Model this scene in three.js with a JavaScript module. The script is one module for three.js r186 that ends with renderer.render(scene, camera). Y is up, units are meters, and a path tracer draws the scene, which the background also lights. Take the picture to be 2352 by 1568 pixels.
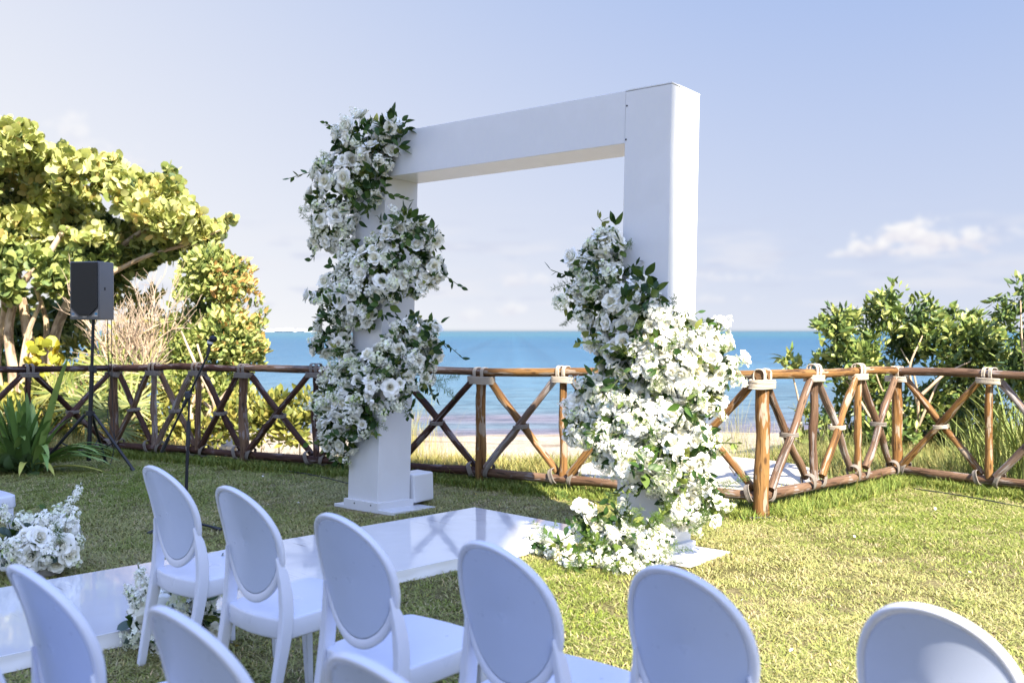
import * as THREE from 'three';
import { mergeGeometries, toCreasedNormals } from 'three/addons/utils/BufferGeometryUtils.js';
import { RoundedBoxGeometry } from 'three/addons/geometries/RoundedBoxGeometry.js';
import { ImprovedNoise } from 'three/addons/math/ImprovedNoise.js';

// ---------------------------------------------------------------- camera, sky, sun, exposure
const EXPOSURE = 3.1;
const scene = new THREE.Scene();
const camera = new THREE.PerspectiveCamera(37.85, 1024 / 682, 0.1, 20000);
camera.position.set(0, 1.5, 0);
const PITCH = Math.atan(24 / 2287);
camera.rotation.set(-PITCH, 0, 0);
camera.focus = 7.0;
camera.userData.fStop = 2.8;
camera.updateMatrixWorld();

const SUN_AZ = THREE.MathUtils.degToRad(24), SUN_EL = THREE.MathUtils.degToRad(42);
const SUN = new THREE.Vector3(Math.sin(SUN_AZ) * Math.cos(SUN_EL), Math.sin(SUN_EL), Math.cos(SUN_AZ) * Math.cos(SUN_EL));
const sun = new THREE.DirectionalLight(new THREE.Color().setRGB(1, 0.9, 0.74), 5);
sun.position.copy(SUN).multiplyScalar(60).add(new THREE.Vector3(0, 0, -8));
sun.target.position.set(0, 0, -8);
sun.castShadow = true;
sun.shadow.radius = 0.32;
sun.shadow.mapSize.set(4096, 4096);
Object.assign(sun.shadow.camera, { left: -20, right: 20, top: 20, bottom: -20, near: 1, far: 140 });
scene.add(sun, sun.target);

const renderer = new THREE.WebGLRenderer({ antialias: true });
renderer.toneMapping = THREE.LinearToneMapping;
renderer.toneMappingExposure = EXPOSURE;
renderer.shadowMap.enabled = true;

// ---------------------------------------------------------------- helpers
const V = (x, y, z) => new THREE.Vector3(x, y, z);
const R = THREE.MathUtils.degToRad;
function rng(seed) { let a = seed * 7919 + 13; return () => { a |= 0; a = (a + 0x6d2b79f5) | 0; let t = Math.imul(a ^ (a >>> 15), 1 | a); t = (t + Math.imul(t ^ (t >>> 7), 61 | t)) ^ t; return ((t ^ (t >>> 14)) >>> 0) / 4294967296; }; }
const clamp = (x, a = 0, b = 1) => Math.min(b, Math.max(a, x));
const lerp = (a, b, t) => a + (b - a) * t;
const smooth = (a, b, x) => { const t = clamp((x - a) / (b - a)); return t * t * (3 - 2 * t); };
const mix3 = (a, b, t) => [lerp(a[0], b[0], t), lerp(a[1], b[1], t), lerp(a[2], b[2], t)];
const perlin = new ImprovedNoise();
const noise3 = (x, y, z) => perlin.noise(x + 100.31, y + 57.77, z + 31.13);
function hash2(x, y) { let h = Math.imul(x | 0, 374761393) + Math.imul(y | 0, 668265263); h = Math.imul(h ^ (h >>> 13), 1274126177); return ((h ^ (h >>> 16)) >>> 0) / 4294967296; }
function vnoise(x, y, px, py) {      // value noise, periodic when px, py are given
  const xi = Math.floor(x), yi = Math.floor(y), fx = x - xi, fy = y - yi, sx = fx * fx * (3 - 2 * fx), sy = fy * fy * (3 - 2 * fy);
  const w = (i, p) => (p ? ((i % p) + p) % p : i);
  const a = hash2(w(xi, px), w(yi, py)), b = hash2(w(xi + 1, px), w(yi, py)), c = hash2(w(xi, px), w(yi + 1, py)), d = hash2(w(xi + 1, px), w(yi + 1, py));
  return lerp(lerp(a, b, sx), lerp(c, d, sx), sy);
}
function fbm(x, y, px, py, oct = 4) { let s = 0, a = 0.5, n = 0; for (let o = 0; o < oct; o++) { s += a * vnoise(x + o * 17, y + o * 31, px, py); n += a; a *= 0.5; x *= 2; y *= 2; if (px) px *= 2; if (py) py *= 2; } return s / n; }
const enc = (c) => Math.round(255 * clamp(c <= 0.0031308 ? 12.92 * c : 1.055 * Math.pow(c, 1 / 2.4) - 0.055));
function texture(w, h, fn, color = true) {       // fn(u, v) -> linear rgb or one number
  const d = new Uint8Array(w * h * 4);
  for (let y = 0; y < h; y++) for (let x = 0; x < w; x++) {
    const c = fn((x + 0.5) / w, (y + 0.5) / h), o = (y * w + x) * 4, q = Array.isArray(c) ? c : [c, c, c];
    for (let k = 0; k < 3; k++) d[o + k] = color ? enc(q[k]) : Math.round(255 * clamp(q[k]));
    d[o + 3] = 255;
  }
  const t = new THREE.DataTexture(d, w, h);
  t.wrapS = t.wrapT = THREE.RepeatWrapping; t.magFilter = THREE.LinearFilter; t.minFilter = THREE.LinearFilter;
  if (color) t.colorSpace = THREE.SRGBColorSpace;
  t.needsUpdate = true;
  return t;
}
const rgb = (r, g, b) => new THREE.Color().setRGB(r, g, b);
function mat(c, roughness = 0.6, extra = {}) { return new THREE.MeshPhysicalMaterial({ color: Array.isArray(c) ? rgb(...c) : c, roughness, side: THREE.DoubleSide, ...extra }); }

// a picture point (in the 2352 x 1568 view of the photograph) at a distance along the view, as a place in the world
const EYE = V(0, 1.5, 0), TILT = new THREE.Euler(-PITCH, 0, 0);     // where the photographer stood
function at(px, py, d) {
  const q = V((px - 1176) / 2287, (784 - py) / 2287, -1).applyEuler(TILT);
  return q.multiplyScalar(d / -q.z).add(EYE);
}
const used = new Map();
function numbered(name) { const n = used.get(name) ?? 0; used.set(name, n + 1); return n ? `${name}_${String(n).padStart(3, '0')}` : name; }
function shadows(o) { o.castShadow = true; o.receiveShadow = true; return o; }
function tag(o, label, category, group, kind) { Object.assign(o.userData, { label, category }); if (group) o.userData.group = group; if (kind) o.userData.kind = kind; return o; }
function thing(name, label, category, pos = [0, 0, 0], turn = 0, group) {
  const o = new THREE.Group(); o.name = numbered(name); scene.add(o);
  o.position.set(...pos); o.rotation.y = turn;
  return tag(o, label, category, group);
}
function part(name, geo, material, parent) {
  const m = shadows(new THREE.Mesh(geo, material)); m.name = parent ? name : numbered(name); (parent ?? scene).add(m);
  return m;
}
function structure(name, geo, material) { const m = part(name, geo, material); m.userData.kind = 'structure'; return m; }

class Geo {                        // collects faces; build() returns a BufferGeometry
  constructor(colors) { this.p = []; this.t = []; this.i = []; this.c = colors ? [] : null; }
  v(q, u = 0, w = 0, c) { this.p.push(q.x, q.y, q.z); this.t.push(u, w); if (this.c) this.c.push(...(c ?? [1, 1, 1])); return this.p.length / 3 - 1; }
  tri(a, b, c) { this.i.push(a, b, c); }
  quad(a, b, c, d) { this.i.push(a, b, c, a, c, d); }
  build() {
    const g = new THREE.BufferGeometry();
    g.setAttribute('position', new THREE.Float32BufferAttribute(this.p, 3)); g.setAttribute('uv', new THREE.Float32BufferAttribute(this.t, 2));
    if (this.c) g.setAttribute('color', new THREE.Float32BufferAttribute(this.c, 3));
    g.setIndex(this.i); g.computeVertexNormals();
    return g;
  }
  tube(pts, radius, sides = 8, o = {}) {       // radius: number or (t, angle) => r; uv = (turns, metres)
    const n = pts.length, T = new THREE.Vector3(), N = V(0, 0, 0), B = V(0, 0, 0), prev = V(0, 0, 0);
    let len = 0; const rows = [];
    for (let k = 0; k < n; k++) {
      T.copy(pts[Math.min(n - 1, k + 1)]).sub(pts[Math.max(0, k - 1)]).normalize();
      if (k === 0) N.copy(Math.abs(T.y) < 0.9 ? V(0, 1, 0) : V(1, 0, 0)); else len += pts[k].distanceTo(pts[k - 1]);
      N.addScaledVector(T, -N.dot(T)).normalize(); B.crossVectors(T, N);
      const row = [];
      for (let j = 0; j <= sides; j++) {
        const a = (j % sides) / sides * Math.PI * 2, r = typeof radius === 'function' ? radius(k / (n - 1), a) : radius;
        row.push(this.v(V(0, 0, 0).copy(pts[k]).addScaledVector(N, Math.cos(a) * r).addScaledVector(B, Math.sin(a) * r), (o.u0 ?? 0) + j / sides, (o.v0 ?? 0) + len, o.c));
      }
      rows.push(row);
    }
    for (let k = 0; k + 1 < n; k++) for (let j = 0; j < sides; j++) this.quad(rows[k][j], rows[k][j + 1], rows[k + 1][j + 1], rows[k + 1][j]);
    if (!o.open) for (const [k, flip] of [[0, 1], [n - 1, 0]]) {
      const c = this.v(pts[k], 0.5, (o.v0 ?? 0) + len, o.c), ring = [];
      for (let j = 0; j < sides; j++) { const q = rows[k][j] * 3; ring.push(this.v(V(this.p[q], this.p[q + 1], this.p[q + 2]), 0.5, 0, o.c)); }
      for (let j = 0; j < sides; j++) flip ? this.tri(c, ring[(j + 1) % sides], ring[j]) : this.tri(c, ring[j], ring[(j + 1) % sides]);
    }
    return this;
  }
}
const tubeGeo = (pts, r, sides, o) => new Geo().tube(pts, r, sides, o).build();
function curve(pts, n) { return new THREE.CatmullRomCurve3(pts).getPoints(n); }
function boxUV(g, s = 1) {         // uv in metres by the face that a triangle looks along
  g = g.index ? g.toNonIndexed() : g; g.computeVertexNormals();
  const p = g.attributes.position, n = g.attributes.normal, t = new Float32Array(p.count * 2);
  for (let i = 0; i < p.count; i++) {
    const a = [Math.abs(n.getX(i)), Math.abs(n.getY(i)), Math.abs(n.getZ(i))], k = a.indexOf(Math.max(...a));
    t[i * 2] = (k === 0 ? p.getZ(i) : p.getX(i)) * s; t[i * 2 + 1] = (k === 1 ? p.getZ(i) : p.getY(i)) * s;
  }
  g.setAttribute('uv', new THREE.BufferAttribute(t, 2));
  return g;
}
function box(w, h, d, x = 0, y = 0, z = 0, r = 0.004) { const g = new RoundedBoxGeometry(w, h, d, 2, Math.min(r, w / 2.1, h / 2.1, d / 2.1)); g.translate(x, y, z); return g; }

// many alike pieces on one thing: the nearest 300 are parts, the rest one part of kind stuff
function scatter(parent, name, geos, list, opt = {}) {
  const mats = opt.materials, most = opt.most ?? 300;
  parent.updateMatrixWorld(true);
  const inv = parent.matrixWorld.clone().invert();
  list.sort((a, b) => a.d - b.d);
  const far = list.slice(most);
  list.slice(0, most).forEach((e) => {
    const m = part(name, geos[e.g % geos.length], mats[e.c % mats.length], parent);
    m.matrixAutoUpdate = true; e.m.clone().premultiply(inv).decompose(m.position, m.quaternion, m.scale);
  });
  if (far.length) {
    const base = mats[0].clone(); base.color.setRGB(1, 1, 1);
    const im = shadows(new THREE.InstancedMesh(geos[0], base, far.length));
    im.name = opt.rest ?? 'foliage'; im.userData.kind = 'stuff';
    far.forEach((e, i) => { im.setMatrixAt(i, e.m.clone().premultiply(inv)); im.setColorAt(i, mats[e.c % mats.length].color); });
    parent.add(im);
  }
}
function place(p, dir, spin, size, tall = 1) {      // matrix that turns +y to dir
  const q = new THREE.Quaternion().setFromUnitVectors(V(0, 1, 0), dir).multiply(new THREE.Quaternion().setFromAxisAngle(V(0, 1, 0), spin));
  return new THREE.Matrix4().compose(p, q, V(size, size * tall, size));
}
function onSphere(r) { const z = r() * 2 - 1, a = r() * Math.PI * 2, s = Math.sqrt(1 - z * z); return V(Math.cos(a) * s, z, Math.sin(a) * s); }
// ---------------------------------------------------------------- sky (air and clouds)
{
  const W = 2048, H = 1024, d = new Float32Array(W * H * 4), D = 180 / Math.PI;
  const pa = (px) => Math.atan((px - 1176) / 2287) * D, pe = (px, py) => Math.atan((760 - py) / 2287 * Math.cos(pa(px) / D)) * D;
  const puffs = [[2075, 542, 1.4, 1.05, 1], [2015, 568, 1.6, 0.55, 0.95], [2150, 552, 1.5, 1.0, 1], [2215, 556, 1.6, 0.75, 0.95], [2290, 552, 1.7, 0.5, 0.45], [1950, 584, 1.6, 0.22, 0.6], [2120, 575, 2.6, 0.4, 0.9],
    [165, 318, 1.1, 1.2, 0.55], [200, 350, 1.5, 0.7, 0.5], [300, 372, 1.8, 0.8, 0.5], [1195, 648, 1.5, 0.5, 0.5], [1250, 645, 1.2, 0.55, 0.45], [1165, 715, 1.1, 0.5, 0.5], [1080, 728, 0.9, 0.4, 0.4], [1700, 640, 2.6, 0.35, 0.35], [1640, 690, 2.2, 0.3, 0.3],
    [3300, 500, 6, 1.6, 0.8], [-700, 520, 6, 1.8, 0.7]].map(([x, y, a, e, s]) => [pa(x), pe(x, y), a, e, s]);
  const put = (az, el) => {
    const b = 0.5 + 0.5 * Math.cos((az - 120) / D), e = Math.max(el, 0);
    const f = Math.pow(clamp(1 - (b - 0.08) / 0.39, 0, 1.15), 2), hor = [0.74 + 0.3 * f, 0.785 + 0.24 * f, 0.9 + 0.1 * f], mid = [0.40 + 0.32 * f, 0.53 + 0.24 * f, 0.85 + 0.06 * f];
    let c = mix3(hor, mid, Math.pow(clamp(e / 19), 0.8));
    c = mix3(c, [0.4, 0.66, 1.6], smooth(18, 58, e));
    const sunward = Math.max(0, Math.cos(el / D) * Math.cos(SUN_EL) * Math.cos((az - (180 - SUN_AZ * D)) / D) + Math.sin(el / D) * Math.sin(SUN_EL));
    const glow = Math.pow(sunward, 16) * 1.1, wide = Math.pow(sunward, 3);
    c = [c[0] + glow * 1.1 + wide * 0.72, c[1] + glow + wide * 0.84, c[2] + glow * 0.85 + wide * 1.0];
    // thin streaks low over the sea
    const st = fbm(az * 0.22 + 40, el * 1.9 + 5, 0, 0, 5), sm = smooth(0.6, 2, e) * (1 - smooth(4, 7.5, e));
    c = mix3(c, [0.86, 0.86, 0.92], 0.5 * sm * smooth(0.5, 0.78, st));
    const gr = fbm(az * 0.35 + 9, el * 2.6 + 77, 0, 0, 4);
    c = mix3(c, [0.6, 0.645, 0.82], 0.4 * sm * smooth(0.58, 0.75, gr));
    // small heaped clouds
    const n = fbm(az * 0.9 + 300, el * 1.5 + 20, 0, 0, 5) - 0.5, n2 = fbm(az * 2.6 + 11, el * 3.4 + 3, 0, 0, 4) - 0.5;
    let al = 0, lit = 1;
    for (const [a, ee, ra, re, s] of puffs) {
      const da = ((az - a + 540) % 360) - 180; if (Math.abs(da) > ra * 2 || Math.abs(el - ee) > re * 3) continue;
      let dy = (el - ee) / re; if (dy < 0) dy *= 1.5;
      const f = 1 - Math.hypot(da / ra, dy) + n * 1.9 + n2 * 0.9, k = s * smooth(0.0, 0.7, f);
      if (k > al) { al = k; lit = clamp(0.9 + dy * 0.12 + n2 * 0.3, 0.8, 1); }
    }
    c = mix3(c, [0.99 * lit, 0.98 * lit, 0.99 * lit + (1 - lit) * 0.4], al);
    if (el < 0) c = mix3(c, [0.3, 0.4, 0.5], smooth(0, 4, -el));
    return c;
  };
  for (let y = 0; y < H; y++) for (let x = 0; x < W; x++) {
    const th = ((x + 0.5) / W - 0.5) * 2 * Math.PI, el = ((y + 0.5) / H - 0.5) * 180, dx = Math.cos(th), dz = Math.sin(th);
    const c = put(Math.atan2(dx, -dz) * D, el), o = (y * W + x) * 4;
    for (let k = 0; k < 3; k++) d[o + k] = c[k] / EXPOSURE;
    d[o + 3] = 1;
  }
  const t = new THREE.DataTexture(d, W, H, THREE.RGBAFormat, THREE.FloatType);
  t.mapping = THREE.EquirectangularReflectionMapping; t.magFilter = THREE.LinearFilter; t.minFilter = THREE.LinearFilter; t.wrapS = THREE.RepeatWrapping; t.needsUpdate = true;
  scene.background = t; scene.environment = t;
}
// ---------------------------------------------------------------- places shared by several things
const ARCH = { O: V(0.98, 0, -6.477), W: 3.057, H: 3.143, S: 0.36, D: 0.376 };
{
  const th = 0.888, u = V(-Math.sin(th), 0, -Math.cos(th)), v = V(Math.cos(th), 0, -Math.sin(th)), up = V(0, 1, 0).addScaledVector(v, 0.038).normalize();
  const u2 = u.clone().addScaledVector(up, -u.dot(up)).normalize(), v2 = V(0, 0, 0).crossVectors(up, u2); if (v2.dot(v) < 0) v2.negate();
  Object.assign(ARCH, { u: u2, v: v2, up });
  ARCH.inv = new THREE.Matrix4().makeBasis(u2, up, v2).setPosition(ARCH.O).invert();
}
const AISLE_AZ = R(45.2), AV = V(Math.sin(AISLE_AZ), 0, -Math.cos(AISLE_AZ)), AU = V(-Math.cos(AISLE_AZ), 0, -Math.sin(AISLE_AZ));   // along the aisle, and to its left
const AISLE = { u0: 4.65, u1: 5.9, end: 5.44, start: -1.2, h: 0.08 };
const inAisle = (x, z, m = 0) => { const a = x * AU.x + z * AU.z, b = x * AV.x + z * AV.z; return a > AISLE.u0 - m && a < AISLE.u1 + m && b < AISLE.end + m; };
const PAD = { x: 1.85, z: -9.95, r: 1.2, h: 0.1 };
const NODES = [[-6.6, -9.3, 1.1, 0.13], [-4.85, -12.1, 1.05, 0.11], [-2.97, -11.0, 1.09, 0.13], [-0.3, -9.66, 1.1, 0.135], [2.01, -7.98, 1.15, 0.17], [3.85, -9.94, 1.1, 0.12], [5.5, -7.6, 1.1, 0.12]];
function fenceDistance(x, z) {       // > 0 on the sea side of the fence
  let best = 1e9, sign = 1;
  for (let i = 0; i + 1 < NODES.length; i++) {
    const [ax, az] = NODES[i], [bx, bz] = NODES[i + 1], dx = bx - ax, dz = bz - az, t = clamp(((x - ax) * dx + (z - az) * dz) / (dx * dx + dz * dz));
    const px = x - ax - dx * t, pz = z - az - dz * t, d = Math.hypot(px, pz);
    if (d < best) { best = d; sign = dx * pz - dz * px < 0 ? 1 : -1; }
  }
  return best * sign;
}
const SEA = -1.2;
function shoreStart(x) { return 10.9 + 6.2 * smooth(-3.2, -6, x) + 2.9 * smooth(2.6, 4.6, x) ; }
function groundHeight(x, z) {
  const s = -z, a = shoreStart(x); let y = 0;
  if (s > a) { const t = (s - a) / (26 - a); y = t < 1 ? SEA * Math.pow(t, 1.0) : SEA - (s - 26) * 0.07; }
  y = Math.max(y, -4);
  const rough = smooth(0, 1.5, s - a);
  return y + rough * 0.1 * noise3(x * 0.5, 0, z * 0.5) * (1 - smooth(24, 30, s)) + 0.012 * noise3(x * 0.9, 3, z * 0.9);
}
// ---------------------------------------------------------------- ground: one sheet with lawn, sand and sea bed
const grainTex = texture(1024, 1024, (u, v) => { const a = fbm(u * 24, v * 24, 24, 24, 5), b = vnoise(u * 340, v * 340, 340, 340), c = vnoise(u * 170 + 9, v * 90, 170, 90); const g = clamp(0.38 + 0.5 * a + 0.35 * (b - 0.5) + 0.25 * (c - 0.5)); return [g, g * 0.985, g * 0.95]; });
{
  const axis = (lo, hi, step, out) => { const a = []; for (let x = lo; x <= hi + 1e-6; x += step) a.push(x); for (let k = step, x = hi; x < out;) { k *= 1.6; x += k; a.push(Math.min(x, out)); } for (let k = step, x = lo; x > -out;) { k *= 1.6; x -= k; a.unshift(Math.max(x, -out)); } return a; };
  const xs = axis(-16, 16, 0.25, 9000), zs = axis(-34, 6, 0.25, 9000), g = new Geo(true);
  for (const z of zs) for (const x of xs) {
    const y = groundHeight(x, z), s = -z, a = shoreStart(x), n = fbm(x * 0.8 + 50, z * 0.8 + 50, 0, 0, 4), f = Math.abs(x) < 20 && s < 30 && s > 6 ? fenceDistance(x, z) : s > 12 ? 3 : -3;
    let c = mix3([0.19, 0.175, 0.07], [0.32, 0.275, 0.15], smooth(0.3, 0.75, n));                     // lawn
    const sandAt = smooth(0.2, 1.7, s - a + (n - 0.5) * 2.4);
    const sand = mix3([0.56, 0.47, 0.37], [0.66, 0.59, 0.5], n);
    if (f > 0) c = mix3(c, [0.24, 0.23, 0.09], 0.7);
    c = mix3(c, sand, sandAt);
    const debris = smooth(0.52, 0.68, fbm(x * 0.7 + 7, z * 2.6, 0, 0, 4)) * smooth(16, 19, s) * (1 - smooth(24, 26, s));
    c = mix3(c, [0.2, 0.15, 0.1], debris * 0.7);
    c = mix3(c, [0.46, 0.39, 0.37], smooth(24.6, 26, s));
    g.v(V(x, y, z), x / 1.3, z / 1.3, c);
  }
  const w = xs.length;
  for (let j = 0; j + 1 < zs.length; j++) for (let i = 0; i + 1 < w; i++) { const o = j * w + i; g.quad(o, o + w, o + w + 1, o + 1); }
  structure('ground', g.build(), mat([1, 1, 1], 0.95, { map: grainTex, vertexColors: true, bumpMap: grainTex, bumpScale: 0.012, specularIntensity: 0.2 }));
}
// ---------------------------------------------------------------- sea
{
  const g = new Geo(true), zs = [-21], xs = [0];
  while (zs[zs.length - 1] > -9000) zs.push(zs[zs.length - 1] * 1.016 - 0.1);
  for (let x = 4, k = 4; x < 9000; k *= 1.12, x += k) { xs.push(x); xs.unshift(-x); }
  const stops = [[21, [0.19, 0.165, 0.18]], [26.5, [0.145, 0.135, 0.175]], [28.5, [0.125, 0.14, 0.18]], [31, [0.11, 0.155, 0.195]], [42, [0.085, 0.155, 0.20]], [62, [0.07, 0.16, 0.235]], [100, [0.042, 0.125, 0.21]], [240, [0.026, 0.105, 0.19]], [420, [0.026, 0.12, 0.19]], [620, [0.035, 0.135, 0.185]], [1500, [0.035, 0.122, 0.17]], [9000, [0.038, 0.12, 0.17]]];
  for (const z of zs) for (const x of xs) {
    const s = -z, n = fbm(x / (6 + s * 0.3) + 20, Math.log(s) * 9, 0, 0, 4) - 0.5, q = s * Math.exp(n * 0.55);
    let k = 0; while (k + 2 < stops.length && stops[k + 1][0] < q) k++;
    const c = mix3(stops[k][1], stops[k + 1][1], clamp((Math.log(q) - Math.log(stops[k][0])) / (Math.log(stops[k + 1][0]) - Math.log(stops[k][0]))));
    g.v(V(x, SEA, z), x / 9, z / 6, c);
  }
  const w = xs.length;
  for (let j = 0; j + 1 < zs.length; j++) for (let i = 0; i + 1 < w; i++) { const o = j * w + i; g.quad(o, o + 1, o + w + 1, o + w); }
  const wave = texture(1024, 1024, (u, v) => { const a = fbm(u * 9 + 0.6 * fbm(u * 6, v * 6, 6, 6, 2), v * 24, 9, 24, 5), b = fbm(u * 40, v * 96, 40, 96, 3); return Math.pow(clamp(0.7 * a + 0.3 * b), 1.2); }, false);
  const ripple = texture(1024, 1024, (u, v) => { const a = fbm(u * 9 + 0.6 * fbm(u * 6, v * 6, 6, 6, 2), v * 24, 9, 24, 5), b = fbm(u * 40, v * 96, 40, 96, 3), t = clamp(0.55 + 3.2 * (0.65 * a + 0.35 * b - 0.5)); return [0.35 + 0.65 * t, 0.42 + 0.58 * t, 0.48 + 0.52 * t]; });
  structure('sea', g.build(), mat([1.3, 1.25, 1.22], 0.3, { vertexColors: true, map: ripple, bumpMap: wave, bumpScale: 0.22, specularIntensity: 0.45, ior: 1.33 }));
}
// the far shore with a few pale houses
{
  const g = new Geo(), pts = [], D = 3200;
  for (let k = 0; k <= 60; k++) { const px = lerp(420, 752, k / 60), h = 9.5 * smooth(0, 5, 60 - k) * (0.65 + 0.6 * fbm(k * 0.5, 2, 0, 0, 3)); pts.push([at(px, 760, D), h, at(px, 760, D + 160)]); }
  let last = null;
  for (const [p, h, q] of pts) {
    const a = [g.v(V(p.x, SEA - 0.5, p.z)), g.v(V(p.x, SEA + h * 0.6, p.z - 10)), g.v(V(q.x, SEA + h, q.z + 60)), g.v(V(q.x, SEA - 0.5, q.z))];
    if (last) for (let k = 0; k < 3; k++) g.quad(last[k], a[k], a[k + 1], last[k + 1]);
    last = a;
  }
  structure('far_shore', g.build(), mat([0.34, 0.35, 0.36], 0.9));
  const wall = mat([0.75, 0.74, 0.72], 0.8);
  [[640, 24, 6, 'leftmost tiny pale house on the far shore beside the rounded shrub'], [662, 30, 8, 'middle tiny pale house on the far shore, the widest of three'], [690, 22, 6, 'rightmost tiny pale house on the far shore, nearest the arch']].forEach(([px, w, h, label]) => { const p = at(px, 760, D - 4), b = part('far_house', box(w, h, 12, 0, h / 2, 0, 0.3), wall); b.position.set(p.x, SEA + 3, p.z); tag(b, label, 'house', 'houses on the far shore'); });
}
// unseen slab standing for a building behind the camera, shaped to shade the lawn
{
  const a = V(-SUN.x, 0, -SUN.z).normalize(), r = V(-a.z, 0, a.x), D0 = 40, tanE = Math.tan(SUN_EL);
  const pr = (x, y, z) => [x * r.x + z * r.z, y + (x * a.x + z * a.z + D0) * tanE];
  const edge = [pr(0.62, 0.8, -2.4), pr(-0.25, 0.05, -6.35), pr(0.69, 1.52, -6.75), pr(1.16, 1.88, -6.48), pr(1.16, 3.15, -6.48), pr(-0.18, 1.12, -9.66), pr(-1.5, 1.16, -10.26), pr(-2.97, 1.14, -11), pr(-4.85, 1.1, -12.1), pr(-6.2, 1.1, -12.6)];
  const s = new THREE.Shape(); s.moveTo(edge[0][0], -0.5); for (const [x, y] of edge) s.lineTo(x, y); s.lineTo(-4, edge[9][1] + 1); s.lineTo(-4, -0.5); s.closePath();
  const g = new THREE.ExtrudeGeometry(s, { depth: 0.35, bevelEnabled: false });
  const w = structure('shade_slab', boxUV(g), mat([0.72, 0.7, 0.66], 0.85));
  w.matrixAutoUpdate = false; w.matrix.makeBasis(r, V(0, 1, 0), a.clone().negate()).setPosition(a.clone().multiplyScalar(-D0)); w.matrix.decompose(w.position, w.quaternion, w.scale); w.matrixAutoUpdate = true;
}
// ---------------------------------------------------------------- arch
const paintRough = texture(512, 512, (u, v) => 0.46 + 0.05 * fbm(u * 20, v * 20, 20, 20, 4), false);
const paintMap = texture(1024, 1024, (u, v) => {
  const a = fbm(u * 5, v * 5, 5, 5, 5), b = fbm(u * 60, v * 24, 60, 24, 3), sp = vnoise(u * 220, v * 220, 220, 220) > 0.996 ? 0.9 : 1, g = (0.97 + 0.03 * smooth(0.35, 0.6, a)) * (0.995 + 0.008 * b) * sp;
  return [0.69 * g, 0.705 * g, 0.745 * g * (0.985 + 0.015 * a)];
});
const whitePaint = mat([1, 1, 1], 0.5, { map: paintMap, roughnessMap: paintRough });
const screwMat = mat([0.05, 0.05, 0.05], 0.5, { metalness: 0.6 });
{
  const { O, W, H, S, D, u, v, up } = ARCH;
  const arch = thing('wedding_arch', 'tall white painted square arch standing on the lawn at the end of the white aisle', 'arch');
  arch.matrix.makeBasis(u.clone().negate(), up, v.clone().negate()).setPosition(O); arch.matrix.decompose(arch.position, arch.quaternion, arch.scale);
  // local: x from -W to 0, y up, z from -D to 0
  const b = (name, w, h, d, x, y, z, r) => part(name, boxUV(box(w, h, d, x, y, z, r)), whitePaint, arch);
  b('pillar', S, H - 0.012, D, -S / 2, (H - 0.012) / 2, -D / 2, 0.003).userData.label = 'sunlit right pillar of the arch';
  b('pillar', S, H - 0.012, D, -W + S / 2, (H - 0.012) / 2, -D / 2, 0.003).userData.label = 'shaded left pillar of the arch';
  b('beam', W - 2 * S - 0.004, S, D - 0.006, -W / 2, H - S / 2 - 0.004, -D / 2, 0.003);
  b('cap_plate', S + 0.004, 0.011, D + 0.004, -S / 2, H - 0.004, -D / 2, 0.002);
  b('cap_plate', S + 0.004, 0.011, D + 0.004, -W + S / 2, H - 0.004, -D / 2, 0.002);
  for (const x of [-S / 2, -W + S / 2]) b('plinth', S + 0.05, 0.085, D + 0.05, x, 0.045, -D / 2, 0.003);
  b('base_plate', 0.8, 0.03, 0.56, -S / 2 + 0.02, 0.016, -D / 2 - 0.02, 0.003);
  b('base_plate', 0.72, 0.028, 0.5, -W + S / 2 + 0.02, 0.015, -D / 2 - 0.05, 0.003);
  for (const [x, y] of [[-S + 0.012, H - 0.11], [-W + 0.11, 0.06], [-W + S - 0.05, 0.062], [-S + 0.01, H - S + 0.02]]) {
    const g = new THREE.CylinderGeometry(0.0065, 0.0065, 0.003, 10); g.rotateX(Math.PI / 2); g.translate(x, y, y < 0.5 ? 0.0265 : 0.0015); part('screw', g, screwMat, arch);
  }
}
{
  const t = thing('ballast_block', 'white painted concrete block weighing down the back of the left arch pillar', 'block');
  const p = at(955, 1168, 8.62); t.position.set(p.x, 0.03, -8.62); t.rotation.y = Math.atan2(-ARCH.v.x, -ARCH.v.z);
  const g = box(0.2, 0.25, 0.24, 0.0, 0.125, 0, 0.018), q = g.attributes.position; for (let i = 0; i < q.count; i++) { const n = 0.006 * noise3(q.getX(i) * 14, q.getY(i) * 14, q.getZ(i) * 14); q.setXYZ(i, q.getX(i) + n, q.getY(i) + n, q.getZ(i) - n); }
  part('block', boxUV(g), whitePaint, t); part('lifting_rod', tubeGeo([V(-0.05, 0.24, 0.03), V(-0.05, 0.36, 0.03)], 0.008, 8), whitePaint, t);
}
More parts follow.
